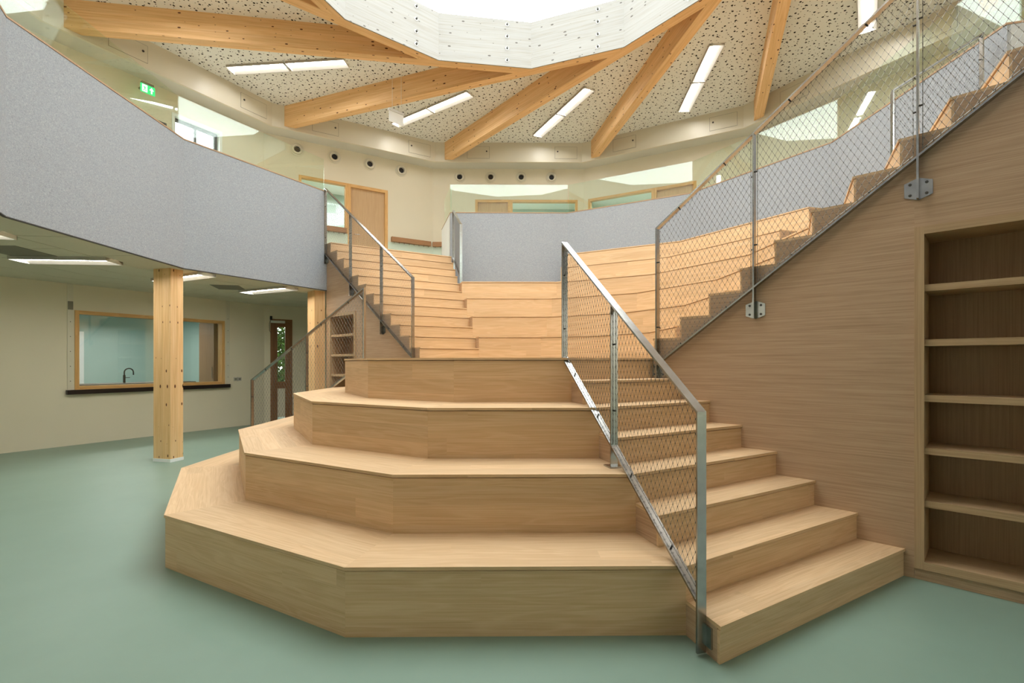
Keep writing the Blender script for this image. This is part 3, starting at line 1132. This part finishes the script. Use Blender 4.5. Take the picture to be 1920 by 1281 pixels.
# ------------------------------------------------------------------ roof beams and skylight shaft
BEAM_W, BEAM_TOP = 0.18, 7.40
ORD = {98.54: 'widest one at the upper left', 68.54: 'second from the left', 38.54: 'third from the left, ending left of the middle', 8.54: 'fourth from the left, ending right of the middle', -21.46: 'fifth from the left, steep at the right',
       128.54: 'short bit at the top left beside the white shaft'}
for k in range(12):
    nu = OC_PSI - 15 + 30 * (k - 5)
    while nu > 180:
        nu -= 360
    while nu <= -180:
        nu += 360
    n = Vector((math.cos(rad(nu)), math.sin(rad(nu)), 0))
    tg = Vector((-n.y, n.x, 0))
    c = Vector((CEN.x, CEN.y, 0))
    a0 = OC_AP + 0.02
    s0 = -(a0 * T15) + 0.0
    # outer end: where the beam meets the fascia ring
    def s_end(ap):
        s = 4.0
        while True:
            p = n * ap + tg * s
            an = math.degrees(math.atan2(p.y, p.x)) - PHI
            m = round(an / 30) * 30
            if p.length * math.cos(rad(an - m)) >= FA_AP + 0.005:
                return s
            s += 0.004
    pts = [c + n * a0 + tg * (-(a0 * T15)), c + n * a0 + tg * s_end(a0), c + n * (a0 + BEAM_W) + tg * s_end(a0 + BEAM_W), c + n * (a0 + BEAM_W) + tg * (-a0 * T15 + 1.732 * BEAM_W)]
    b = MB().prism([(p.x, p.y) for p in pts], OC_Z, BEAM_TOP).build('roof_beam', 'pine', grain=tg)
    key = round(nu, 2)
    tag(b, 'knotty pine glulam roof beam, ' + ORD.get(key, 'out of view, ring place %s' % ['one', 'two', 'three', 'four', 'five', 'six', 'seven', 'eight', 'nine', 'ten', 'eleven', 'twelve'][k]), 'beam', 'pine roof beams')
sh = empty('skylight_shaft', (CEN.x, CEN.y, OC_Z))
tag(sh, 'white limed pine shaft around the skylight opening', 'skylight shaft')
for k in range(12):
    nu = OC_PSI - 15 + 30 * k
    n = Vector((math.cos(rad(nu)), math.sin(rad(nu)), 0))
    tg = Vector((-n.y, n.x, 0))
    c = Vector((CEN.x, CEN.y, 0))
    a0, a1 = OC_AP, OC_AP + 0.019
    pts = [c + n * a0 - tg * a0 * T15, c + n * a0 + tg * a0 * T15, c + n * a1 + tg * a1 * T15, c + n * a1 - tg * a1 * T15]
    pn = MB().prism([(p.x, p.y) for p in pts], OC_Z + 0.001, OC_Z + OC_H).build('shaft_panel', 'white_pine', sh, grain=tg)
    sb = -(0.5 - 0.265) * 2 * a0 * T15
    for q in range(4):
        zb_ = OC_Z + 0.11 + q * 0.215
        cc = c + n * a0 + tg * sb + Vector((0, 0, zb_))
        w_ = MB().lathe(cc, -n, [(0.032, -0.002), (0.032, 0.003), (0.027, 0.004)], 16).build('washer', 'white_paint', pn)
        MB().lathe(cc - n * 0.004, -n, [(0.018, 0), (0.018, 0.022), (0.013, 0.03)], 8).build('bolt', 'knot_steel', pn)
sg = MB()
poly = [polar(OC_AP / C15 + 0.06, OC_PSI - PHI + 30 * k) for k in range(12)]
sg.prism([(p.x, p.y) for p in poly], OC_Z + OC_H + 0.002, OC_Z + OC_H + 0.012)
o = sg.build('window_skylight', 'window_glass')
struct(o, 'round faceted skylight glazing open to the white sky', 'skylight')

# ------------------------------------------------------------------ ceiling lights in the upper ceiling
def rect_lamp(root_name, label, group, a, b, wid, zc, mat, gap=True, side_w=0.0, cat='ceiling light'):
    """recessed linear lamp along a-b (plan points), seen from below"""
    ax = Vector((b.x - a.x, b.y - a.y, 0))
    L = ax.length
    ax.normalize()
    ay = Vector((-ax.y, ax.x, 0))
    root = empty(root_name, Vector(((a.x + b.x) / 2, (a.y + b.y) / 2, zc)))
    tag(root, label, cat, group)
    base = Vector((a.x, a.y, zc))
    parts = ((0.0, L),) if not gap else ((0.0, L / 2 - 0.02), (L / 2 + 0.02, L))
    for s0, s1 in parts:
        w2, dp = wid * 0.42, 0.045
        for q in (-1, 1):       # sloping reflector wings, open downwards
            tri = [base + ax * s0 + ay * q * w2 / 2 - Z * 0.001, base + ax * s0 + ay * q * wid / 2 - Z * dp, base + ax * s0 + ay * q * (wid / 2 + 0.006) - Z * dp, base + ax * s0 + ay * q * (wid / 2 + 0.006) - Z * 0.001]
            MB().extrude(tri, ax * (s1 - s0)).build('reflector', 'lamp_reflector', root)
        for q in (s0, s1 - 0.008):
            MB().obox(base + ax * q - ay * wid / 2 - Z * dp, ax * 0.008, ay * wid, Z * (dp - 0.001)).build('end_plate', 'white_paint', root)
        MB().obox(base + ax * (s0 + 0.012) - ay * w2 / 2 - Z * 0.010, ax * (s1 - s0 - 0.024), ay * w2, Z * 0.008).build('diffuser', mat, root)
    return root


def cl(u0, v0, u1, v1):
    return hitz(u0, v0, CEIL2), hitz(u1, v1, CEIL2)


lamps = [((1007, 253), (1105, 164), 'third pair from the left'),]
# lamp of the bay right of the middle beam measured once, the others by turning it about the ring axis
A0, B0 = cl(1007.5, 253, 1105, 164)
LAB = {0: 'between third and fourth beam', 1: 'between second and third beam', 2: 'between first and second beam', 3: 'beside the top left beam', -1: 'between fourth and fifth beam', -2: 'right of the fifth beam, behind the railing'}
for k in range(-5, 7):
    an = rad(30 * k)
    def rot(p):
        x, y = p.x - CEN.x, p.y - CEN.y
        return Vector((CEN.x + x * math.cos(an) - y * math.sin(an), CEN.y + x * math.sin(an) + y * math.cos(an), CEIL2))
    rect_lamp('ceiling_light', 'recessed linear light pair in the perforated ceiling, ' + LAB.get(k, 'out of view, place %s' % 'abcdefghijklm'[k + 5]), 'linear lights in the perforated ceiling', rot(A0), rot(B0), 0.26, CEIL2, 'lamp_diffuser')

for a_, b_, w in ROOMLAMPS:
    rect_lamp('ceiling_light', 'light on the classroom ceiling behind the %s interior window' % w, None, a_, b_, 0.5, 6.4, 'lamp_room', gap=False)

# lights in the low ceiling
def low_lamp(u0, v0, u1, v1, w, lab):
    a, b = hitz(u0, v0, LOWCEIL), hitz(u1, v1, LOWCEIL)
    rect_lamp('ceiling_light', lab, 'linear lights in the low ceiling', a, b, w, LOWCEIL, 'lamp_diffuser_low', gap=False)


low_lamp(35, 484, 215, 487, 0.30, 'long recessed light in the low ceiling at the far left')
low_lamp(300, 524, 388, 512, 0.26, 'recessed light in the low ceiling behind the pine column')
low_lamp(462, 546, 545, 538, 0.30, 'recessed light in the low ceiling near the back corner')
low_lamp(-90, 432, 12, 436, 0.26, 'recessed light in the low ceiling cut by the left picture edge')
for (u0, v0, u1, v1, lab) in ((-20, 470, 70, 471, 'grey air grille in the low ceiling at the far left'), (402, 538, 455, 540, 'grey air grille in the low ceiling near the back corner')):
    a, b = hitz(u0, v0, LOWCEIL), hitz(u1, v1, LOWCEIL)
    ax = Vector((b.x - a.x, b.y - a.y, 0))
    ay = Vector((-ax.y, ax.x, 0)).normalized() * 0.55
    gq = empty('air_grille', (a + b) / 2)
    tag(gq, lab, 'air grille', 'grey air grilles')
    MB().obox(a - ay / 2 - Z * 0.004, ax, ay, Z * 0.004).build('grille_plate', 'grille_grey', gq)

# ------------------------------------------------------------------ fascia hatches
hn = 0
for k in range(12):
    m = 30 * k
    o_, t_, n_ = edge_frame(m, FA_AP)
    for s in (-1.52, 0.80) if k in (2, 3, 4, 5, 1, 6) else ():
        hn += 1
        e = empty('access_hatch', o_ + t_ * s + Z * (FA_BOT + 0.1))
        tag(e, 'cream access hatch on the bulkhead, %s end of the %s' % ('right' if s < 0 else 'left', {1: 'far right section', 2: 'section right of the middle', 3: 'middle section', 4: 'section left of the middle', 5: 'left section', 6: 'far left section'}[k]), 'hatch', 'bulkhead hatches')
        w2, z0, z1 = 0.29, FA_BOT + 0.095, FA_BOT + 0.40
        # dark joint and panel
        MB().obox(o_ + t_ * (s - w2 - 0.006) + Z * (z0 - 0.006) - n_ * 0.0015, t_ * (2 * w2 + 0.012), n_ * 0.0015, Z * (z1 - z0 + 0.012)).build('joint', 'grille_grey', e)
        MB().obox(o_ + t_ * (s - w2) + Z * z0 - n_ * 0.005, t_ * (2 * w2), n_ * 0.0035, Z * (z1 - z0)).build('panel', 'cream_fascia', e)
        MB().lathe(o_ + t_ * (s - (0.22 if s > 0 else -0.22)) + Z * ((z0 + z1) / 2 + 0.03) - n_ * 0.005, -n_, [(0.02, 0), (0.02, 0.006), (0.012, 0.007)], 14).build('lock', 'dark_frame', e)

# ------------------------------------------------------------------ round air nozzles
NZ = [(120, 557, 277), (120, 627, 293), (120, 693, 307), (120, 752, 319), (90, 862, 331), (90, 920, 331), (90, 977, 331), (90, 1034, 331)]
ORDN = ['first', 'second', 'third', 'fourth', 'fifth', 'sixth', 'seventh', 'eighth']
for i, (m, u, v) in enumerate(NZ):
    s, z = hit(u, v, m, WALL_AP)
    z = 6.47
    o_, t_, n_ = edge_frame(m, WALL_AP)
    c = o_ + t_ * s + Z * z - n_ * 0.002
    e = empty('air_nozzle', c)
    tag(e, 'round cream air nozzle with black throat on the upper wall, %s from the left' % ORDN[i], 'air nozzle', 'round air nozzles')
    MB().lathe(c, -n_, [(0.155, 0), (0.155, 0.012), (0.132, 0.018), (0.122, 0.014), (0.118, 0.045), (0.10, 0.06), (0.08, 0.06), (0.068, 0.012)], 28).build('rim', 'cream_fascia', e, smooth=False)
    MB().lathe(c, -n_, [(0.066, 0.0), (0.066, 0.02)], 24).build('throat', 'black_hole', e)
    for q in (-1, 0, 1):
        MB().cbox(c - n_ * 0.026 + Z * 0.03 * q, t_ * 0.13, n_ * 0.006, Z * 0.006).build('slat', 'dark_frame', e)

# ------------------------------------------------------------------ coat rails on the upper wall
for i, (m, u0, u1, v, lab) in enumerate(((120, 733, 806, 459, 'oak coat rail with hooks on the cream wall right of the door'), (90, 812, 850, 463, 'oak coat rail half hidden by the white parapet return'), (120, 600, 649, 441, 'oak coat rail under the interior window, behind the railing'))):
    s0, z = hit(u0, v, m, WALL_AP)
    s1, _ = hit(u1, v, m, WALL_AP)
    z = 4.56 if i < 2 else 4.62
    if s0 > s1:
        s0, s1 = s1, s0
    o_, t_, n_ = edge_frame(m, WALL_AP)
    e = empty('coat_rail', o_ + t_ * (s0 + s1) / 2 + Z * z)
    tag(e, lab, 'coat rail', 'oak coat rails')
    MB().obox(o_ + t_ * s0 + Z * z - n_ * 0.09, t_ * (s1 - s0), n_ * 0.09, Z * 0.12).build('rail', 'coat_oak', e, grain=t_)
    nh = max(2, int((s1 - s0) / 0.12))
    for q in range(nh):
        s = s0 + (q + 0.5) * (s1 - s0) / nh
        c = o_ + t_ * s + Z * z - n_ * 0.06
        MB().tube([c, c - Z * 0.03, c - Z * 0.045 - n_ * 0.015, c - Z * 0.035 - n_ * 0.03], 0.005, 6).build('hook', 'steel', e)

# pale green wainscot under the coat rails
plain('mint_paint', srgb(206, 220, 204), 0.6, vary=0.02)
for k, m, s0, s1, z1 in ((4, 120, -HALF_W, D120[0], FLOOR2 + 0.95), (4, 120, W120[0], W120[1], FLOOR2 + 1.02), (3, 90, D90[1], HALF_W, FLOOR2 + 0.95)):
    o_, t_, n_ = edge_frame(m, WALL_AP)
    MB().obox(o_ + t_ * s0 + Z * FLOOR2 - n_ * 0.006, t_ * (s1 - s0), n_ * 0.006, Z * (z1 - FLOOR2)).build('wainscot', 'mint_paint', bpy.data.objects['wall_upper_' + WALLN[k]])

# ------------------------------------------------------------------ exit signs
# hanging white sign in the hall
pc = hitz(743, 207, 6.50)
yy = 9.6
k_ = yy
cz = EYE + (YH - 208) / F_PX * yy
cxx = (743 - CX) / F_PX * yy
e = empty('hanging_sign', (cxx, yy, cz - 0.28))
tag(e, 'small white sign box hanging on thin rods below the perforated ceiling', 'sign')
dx = Vector((0.30, 0.30, 0)).normalized()
dy = Vector((-dx.y, dx.x, 0))
c = Vector((cxx, yy, cz))
MB().cbox(c - Z * 0.02, dx * 0.34, dy * 0.05, Z * 0.04).build('header', 'sign_metal', e)
MB().cbox(c - Z * 0.145, dx * 0.32, dy * 0.012, Z * 0.21).build('plate', 'white_paint', e)
for q in (-0.09, 0.11):
    MB().tube([c + dx * q, Vector((c.x + dx.x * q, c.y + dx.y * q, CEIL2))], 0.003, 6).build('rod', 'sign_metal', e)
# green running-man sign above the dark door
s, z = hit(277, 168, 150, WALL_AP - 0.3)
o_, t_, n_ = edge_frame(150, WALL_AP - 0.3)
c = o_ + t_ * s + Z * z
e = empty('exit_sign', c)
tag(e, 'glowing green exit sign with white running figure and arrow', 'sign')
MB().cbox(c + Z * 0.098 + n_ * 0.02, t_ * 0.19, n_ * 0.07, Z * 0.04).build('header', 'grille_grey', e)
MB().cbox(c + Z * 0.098 + n_ * 0.17, t_ * 0.04, n_ * 0.25, Z * 0.03).build('stem', 'grille_grey', e)
MB().cbox(c, t_ * 0.235, n_ * 0.012, Z * 0.155).build('plate', 'sign_green', e)


XS = 0.64


def flat(pts2, name, mat, off=0.008):
    """drawing on the sign face; x to the viewer's right"""
    return MB().extrude([c - t_ * x * XS + Z * y * XS - n_ * off for x, y in pts2], -n_ * 0.002).build(name, mat, e)


flat([(-0.145, -0.10), (-0.015, -0.10), (-0.015, 0.10), (-0.145, 0.10)], 'doorway_mark', 'sign_white')
fg = MB()
for pts2 in ([(-0.085, 0.05), (-0.065, 0.05), (-0.065, 0.075), (-0.085, 0.075)], [(-0.105, 0.04), (-0.07, 0.045), (-0.06, -0.01), (-0.09, -0.015)], [(-0.07, 0.04), (-0.035, 0.015), (-0.04, 0.003), (-0.072, 0.022)], [(-0.105, 0.04), (-0.13, 0.01), (-0.122, 0.004), (-0.095, 0.03)], [(-0.075, -0.01), (-0.045, -0.04), (-0.05, -0.085), (-0.064, -0.085), (-0.062, -0.045), (-0.09, -0.015)], [(-0.09, -0.012), (-0.1, -0.05), (-0.135, -0.075), (-0.128, -0.085), (-0.088, -0.06), (-0.075, -0.015)]):
    fg.extrude([c - t_ * x * XS + Z * y * XS - n_ * 0.0105 for x, y in pts2], -n_ * 0.001)
fg.build('figure_mark', 'sign_green', e)
flat([(0.075, -0.09), (0.11, -0.09), (0.11, 0.0), (0.15, 0.0), (0.0925, 0.085), (0.035, 0.0), (0.075, 0.0)], 'arrow_mark', 'sign_white')

# ------------------------------------------------------------------ serving hatch, kitchen behind, narrow door
o_, t_, n_ = edge_frame(150, LW_AP)
wh = framed('window_9', 150, LW_AP, HATCH, 0.06, 'frame_wood', 0.14)
struct(wh, 'wide pine framed serving hatch to the kitchen', 'window')
hp = (HATCH[0] + 0.06, HATCH[1] - 0.06, HATCH[2] + 0.06, HATCH[3] - 0.06)
pane(150, LW_AP, hp, 0.09, 'window_glass', wh)
# black sill board
sA, zA = hit(126, 735, 150, LW_AP - 0.06)
sB, zB = hit(432, 722, 150, LW_AP - 0.06)
zs = HATCH[2]
sl_ = MB().obox(o_ + t_ * min(sA, sB) + Z * (zs - 0.075) - n_ * 0.07, t_ * abs(sA - sB), n_ * 0.07, Z * 0.075).build('sill', 'black_sill', wh)
# shutter guide strips
for u in (131.5, 427):
    s, _ = hit(u, 600, 150, LW_AP)
    g_ = MB().obox(o_ + t_ * (s - 0.04) + Z * zs - n_ * 0.012, t_ * 0.08, n_ * 0.012, Z * (LOWCEIL - zs - 0.001)).build('guide_strip', 'cream_fascia', wh)
    for q in range(6):
        MB().lathe(o_ + t_ * s + Z * (zs + 0.15 + q * 0.25) - n_ * 0.012, -n_, [(0.007, 0), (0.006, 0.003)], 8).build('screw', 'knot_steel', g_)
s, z = hit(131.5, 574, 150, LW_AP)
MB().obox(o_ + t_ * (s - 0.035) + Z * (z - 0.06) - n_ * 0.016, t_ * 0.07, n_ * 0.004, Z * 0.14).build('cover_plate', 'grille_grey', wh)
# kitchen room
kn_ = MB()
Kd = 3.4
sK0, sK1 = HATCH[0] - 0.5, HATCH[1] + 1.2
ws0, wz0 = hit(157, 722, 150, LW_AP + Kd)
ws1, wz1 = hit(118, 618, 150, LW_AP + Kd)
KWIN = (ws0, ws1, wz0 - 0.25, 2.1)
sK1 = max(ws1, HATCH[1]) + 0.6
kn_ = edge_wall(150, LW_AP + Kd, sK0, sK1, 0, 2.6, [KWIN], 0.14)
kn_.obox(o_ + t_ * (sK0 - 0.1) + n_ * 0.15, t_ * 0.1, n_ * Kd, Z * 2.6)
o = kn_.build('wall_kitchen', 'teal_wall')
struct(o, 'pale teal kitchen wall seen through the hatch', 'wall')
kw = MB()
kw.obox(o_ + t_ * sK1 + n_ * 0.15, t_ * 0.1, n_ * Kd, Z * 2.6)
o = kw.build('wall_kitchen_side', 'teal_wall')
struct(o, 'pale kitchen side wall left of the hatch view', 'wall')
kwf = framed('window_10', 150, LW_AP + Kd, KWIN, 0.09, 'white_paint', 0.14)
struct(kwf, 'bright kitchen window at the left edge of the hatch view', 'window')
kh = (KWIN[0] + 0.09, KWIN[1] - 0.09, KWIN[2] + 0.09, KWIN[3] - 0.09)
okk, tkk, nkk = edge_frame(150, LW_AP + Kd)
for (a, b, za, zb) in ((kh[0], kh[0] + 0.07, kh[2], kh[3]), (kh[1] - 0.07, kh[1], kh[2], kh[3]), (kh[0] + 0.07, kh[1] - 0.07, kh[3] - 0.07, kh[3])):
    MB().obox(okk + tkk * a + nkk * 0.05 + Z * za, tkk * (b - a), nkk * 0.05, Z * (zb - za)).build('sash', 'dark_frame', kwf)
pane(150, LW_AP + Kd, kh, 0.10, 'window_glass', kwf)
o = MB().obox(o_ + t_ * (sK0 - 0.1) + n_ * 0.15 + Z * 2.5, t_ * (sK1 - sK0 + 0.2), n_ * (Kd + 0.1), Z * 0.06).build('ceiling_kitchen', 'white_paint')
struct(o, 'white kitchen ceiling seen through the hatch', 'ceiling')
ka = o_ + t_ * (sK0 + 1.0) + n_ * 1.8
kb = o_ + t_ * (sK0 + 2.2) + n_ * 1.8
rect_lamp('ceiling_light', 'flat light on the kitchen ceiling behind the hatch', None, ka, kb, 0.4, 2.5, 'lamp_room', gap=False)
# brown cupboard at the right of the hatch view
cb = empty('kitchen_cupboard', o_ + t_ * (sK0 + 0.3) + n_ * 2.6)
tag(cb, 'tall grey-brown kitchen cupboard at the right in the hatch', 'cupboard')
MB().obox(o_ + t_ * (sK0 + 0.0) + n_ * 0.5, t_ * 0.42, n_ * 0.6, Z * 2.3).build('body', 'oak_back', cb, grain=Z)
MB().obox(o_ + t_ * (sK0 + 0.42) + n_ * 0.51 + Z * 0.1, t_ * 0.018, n_ * 0.58, Z * 2.18).build('door', 'oak_back', cb, grain=Z)
MB().tube([o_ + t_ * (sK0 + 0.45) + n_ * 0.56 + Z * 1.05, o_ + t_ * (sK0 + 0.45) + n_ * 0.56 + Z * 1.3], 0.006, 6).build('handle', 'steel', cb)
# worktop with tap right behind the hatch
wt = empty('kitchen_worktop', o_ + t_ * (HATCH[0] + 1.2) + n_ * 0.5)
tag(wt, 'dark kitchen worktop with sink behind the hatch', 'worktop')
zt_ = HATCH[2] + 0.075
MB().obox(o_ + t_ * (HATCH[0] + 0.5) + n_ * 0.16 + Z * (zt_ - 0.04), t_ * (HATCH[1] - HATCH[0] - 0.4), n_ * 0.62, Z * 0.04).build('top', 'grille_grey', wt)
MB().obox(o_ + t_ * (HATCH[0] + 0.5) + n_ * 0.2, t_ * (HATCH[1] - HATCH[0] - 0.4), n_ * 0.56, Z * (zt_ - 0.04)).build('base_unit', 'white_paint', wt)
sT, _ = hit(233, 718, 150, LW_AP + 0.45)
oT, tT, nT = edge_frame(150, LW_AP + 0.45)
b0 = oT + tT * sT + Z * zt_
dz_ = -tT
tp = empty('kitchen_tap', b0)
tag(tp, 'slim curved kitchen tap standing behind the hatch', 'tap')
hgt = 0.20
arc = [b0 + Z * 0.12] + [b0 + Z * hgt + dz_ * (0.075 - 0.075 * math.cos(a_)) + Z * (0.075 * math.sin(a_)) for a_ in [math.pi * q / 10 for q in range(11)]] + [b0 + Z * (hgt - 0.05) + dz_ * 0.15]
MB().tube([b0, b0 + Z * 0.15], 0.020, 12).build('body', 'knot_steel', tp)
MB().tube(arc, 0.011, 10).build('spout', 'knot_steel', tp)
MB().tube([b0 + Z * 0.10, b0 + Z * 0.10 + dz_ * 0.09], 0.006, 8).build('lever', 'knot_steel', tp)
# wall switch
s, z = hit(445, 711, 150, LW_AP)
sw = empty('wall_switch', o_ + t_ * s + Z * z)
tag(sw, 'small double socket on the cream wall right of the hatch', 'socket')
for q in (-0.045, 0.045):
    MB().cbox(o_ + t_ * (s + q) + Z * z - n_ * 0.008, t_ * 0.082, n_ * 0.016, Z * 0.082).build('plate', 'switch_white', sw)
    MB().cbox(o_ + t_ * (s + q) + Z * z - n_ * 0.0175, t_ * 0.05, n_ * 0.003, Z * 0.05).build('insert', 'grille_grey', sw)

# narrow glazed door on the back wall
dl = framed('door_5', 120, LW_AP, DLOW, 0.06, 'brown_door', 0.12, bottom=False)
struct(dl, 'brown wooden door with a tall glass panel in the back corner', 'door')
h = (DLOW[0] + 0.06, DLOW[1] - 0.06, 0.01, DLOW[3] - 0.06)
o_, t_, n_ = edge_frame(120, LW_AP)
gs = (h[0] + 0.09, h[1] - 0.09, 0.95, h[3] - 0.12)
for (a, b, za, zb, g) in ((h[0], gs[0], h[2], h[3], Z), (gs[1], h[1], h[2], h[3], Z), (gs[0], gs[1], gs[3], h[3], t_), (gs[0], gs[1], gs[2] - 0.16, gs[2], t_)):
    MB().obox(o_ + t_ * a + n_ * 0.03 + Z * za, t_ * (b - a), n_ * 0.05, Z * (zb - za)).build('leaf_rail', 'brown_door', dl, grain=g)
pane(120, LW_AP, gs, 0.05, 'window_glass', dl)
pane(120, LW_AP, (gs[0], gs[1], 0.12, gs[2] - 0.16), 0.045, 'cream_fascia', dl, 'lower_panel', 0.02)
MB().obox(o_ + t_ * (h[0] + 0.1) + Z * (h[3] - 0.03) - n_ * 0.045, t_ * 0.30, n_ * 0.05, Z * 0.055).build('door_closer', 'sign_metal', dl)
MB().tube([o_ + t_ * (h[1] - 0.02) + Z * (h[3] + 0.02) - n_ * 0.03, o_ + t_ * (h[0] + 0.25) + Z * (h[3] + 0.01) - n_ * 0.05], 0.006, 6).build('closer_arm', 'sign_metal', dl)
s, z = hit(508, 598, 120, LW_AP)
sn = empty('door_sensor', o_ + t_ * s + Z * z)
tag(sn, 'tiny black sensor at the top corner of the narrow door', 'sensor')
MB().cbox(o_ + t_ * s + Z * (z + 0.02) - n_ * 0.03, t_ * 0.045, n_ * 0.06, Z * 0.08).build('housing', 'dark_plastic', sn)
MB().tube([o_ + t_ * s + Z * z - n_ * 0.02, o_ + t_ * (s + 0.035) + Z * (z - 0.12) - n_ * 0.012, o_ + t_ * (s + 0.03) + Z * (z - 0.28) - n_ * 0.010, o_ + t_ * (s - 0.01) + Z * (z - 0.33) - n_ * 0.012], 0.004, 6).build('cable', 'dark_plastic', sn)

# shrub outside the narrow door
sb_c = o_ + t_ * ((DLOW[0] + DLOW[1]) / 2) + n_ * 1.9
sr = empty('garden_shrub', sb_c)
tag(sr, 'leafy green shrub outside the narrow glazed door', 'shrub')
lv = MB()
rnd = random.Random(3)
for q in range(7000):
    th, ph = rnd.uniform(0, 2 * math.pi), rnd.uniform(-1, 1)
    rr = rnd.uniform(0.35, 1.0) ** 0.6
    p = sb_c + Vector((math.cos(th) * math.sqrt(1 - ph * ph) * 0.95 * rr, math.sin(th) * math.sqrt(1 - ph * ph) * 0.95 * rr, 1.2 + ph * 1.25 * rr))
    d1 = Vector((rnd.uniform(-1, 1), rnd.uniform(-1, 1), rnd.uniform(-0.6, 0.6))).normalized() * rnd.uniform(0.08, 0.15)
    d2 = d1.cross(Vector((rnd.uniform(-1, 1), rnd.uniform(-1, 1), rnd.uniform(-1, 1)))).normalized() * 0.04
    k = len(lv.v)
    lv.v += [p, p + d1 * 0.5 + d2, p + d1, p + d1 * 0.5 - d2]
    lv.f.append((k, k + 1, k + 2, k + 3))
stuff(lv.build('foliage', 'leaf_green', sr))
MB().tube([sb_c - Z * 0.14, sb_c + Z * 0.5, sb_c + Z * 1.2 + Vector((0.1, 0, 0))], 0.03, 8).build('stem', 'bark', sr)
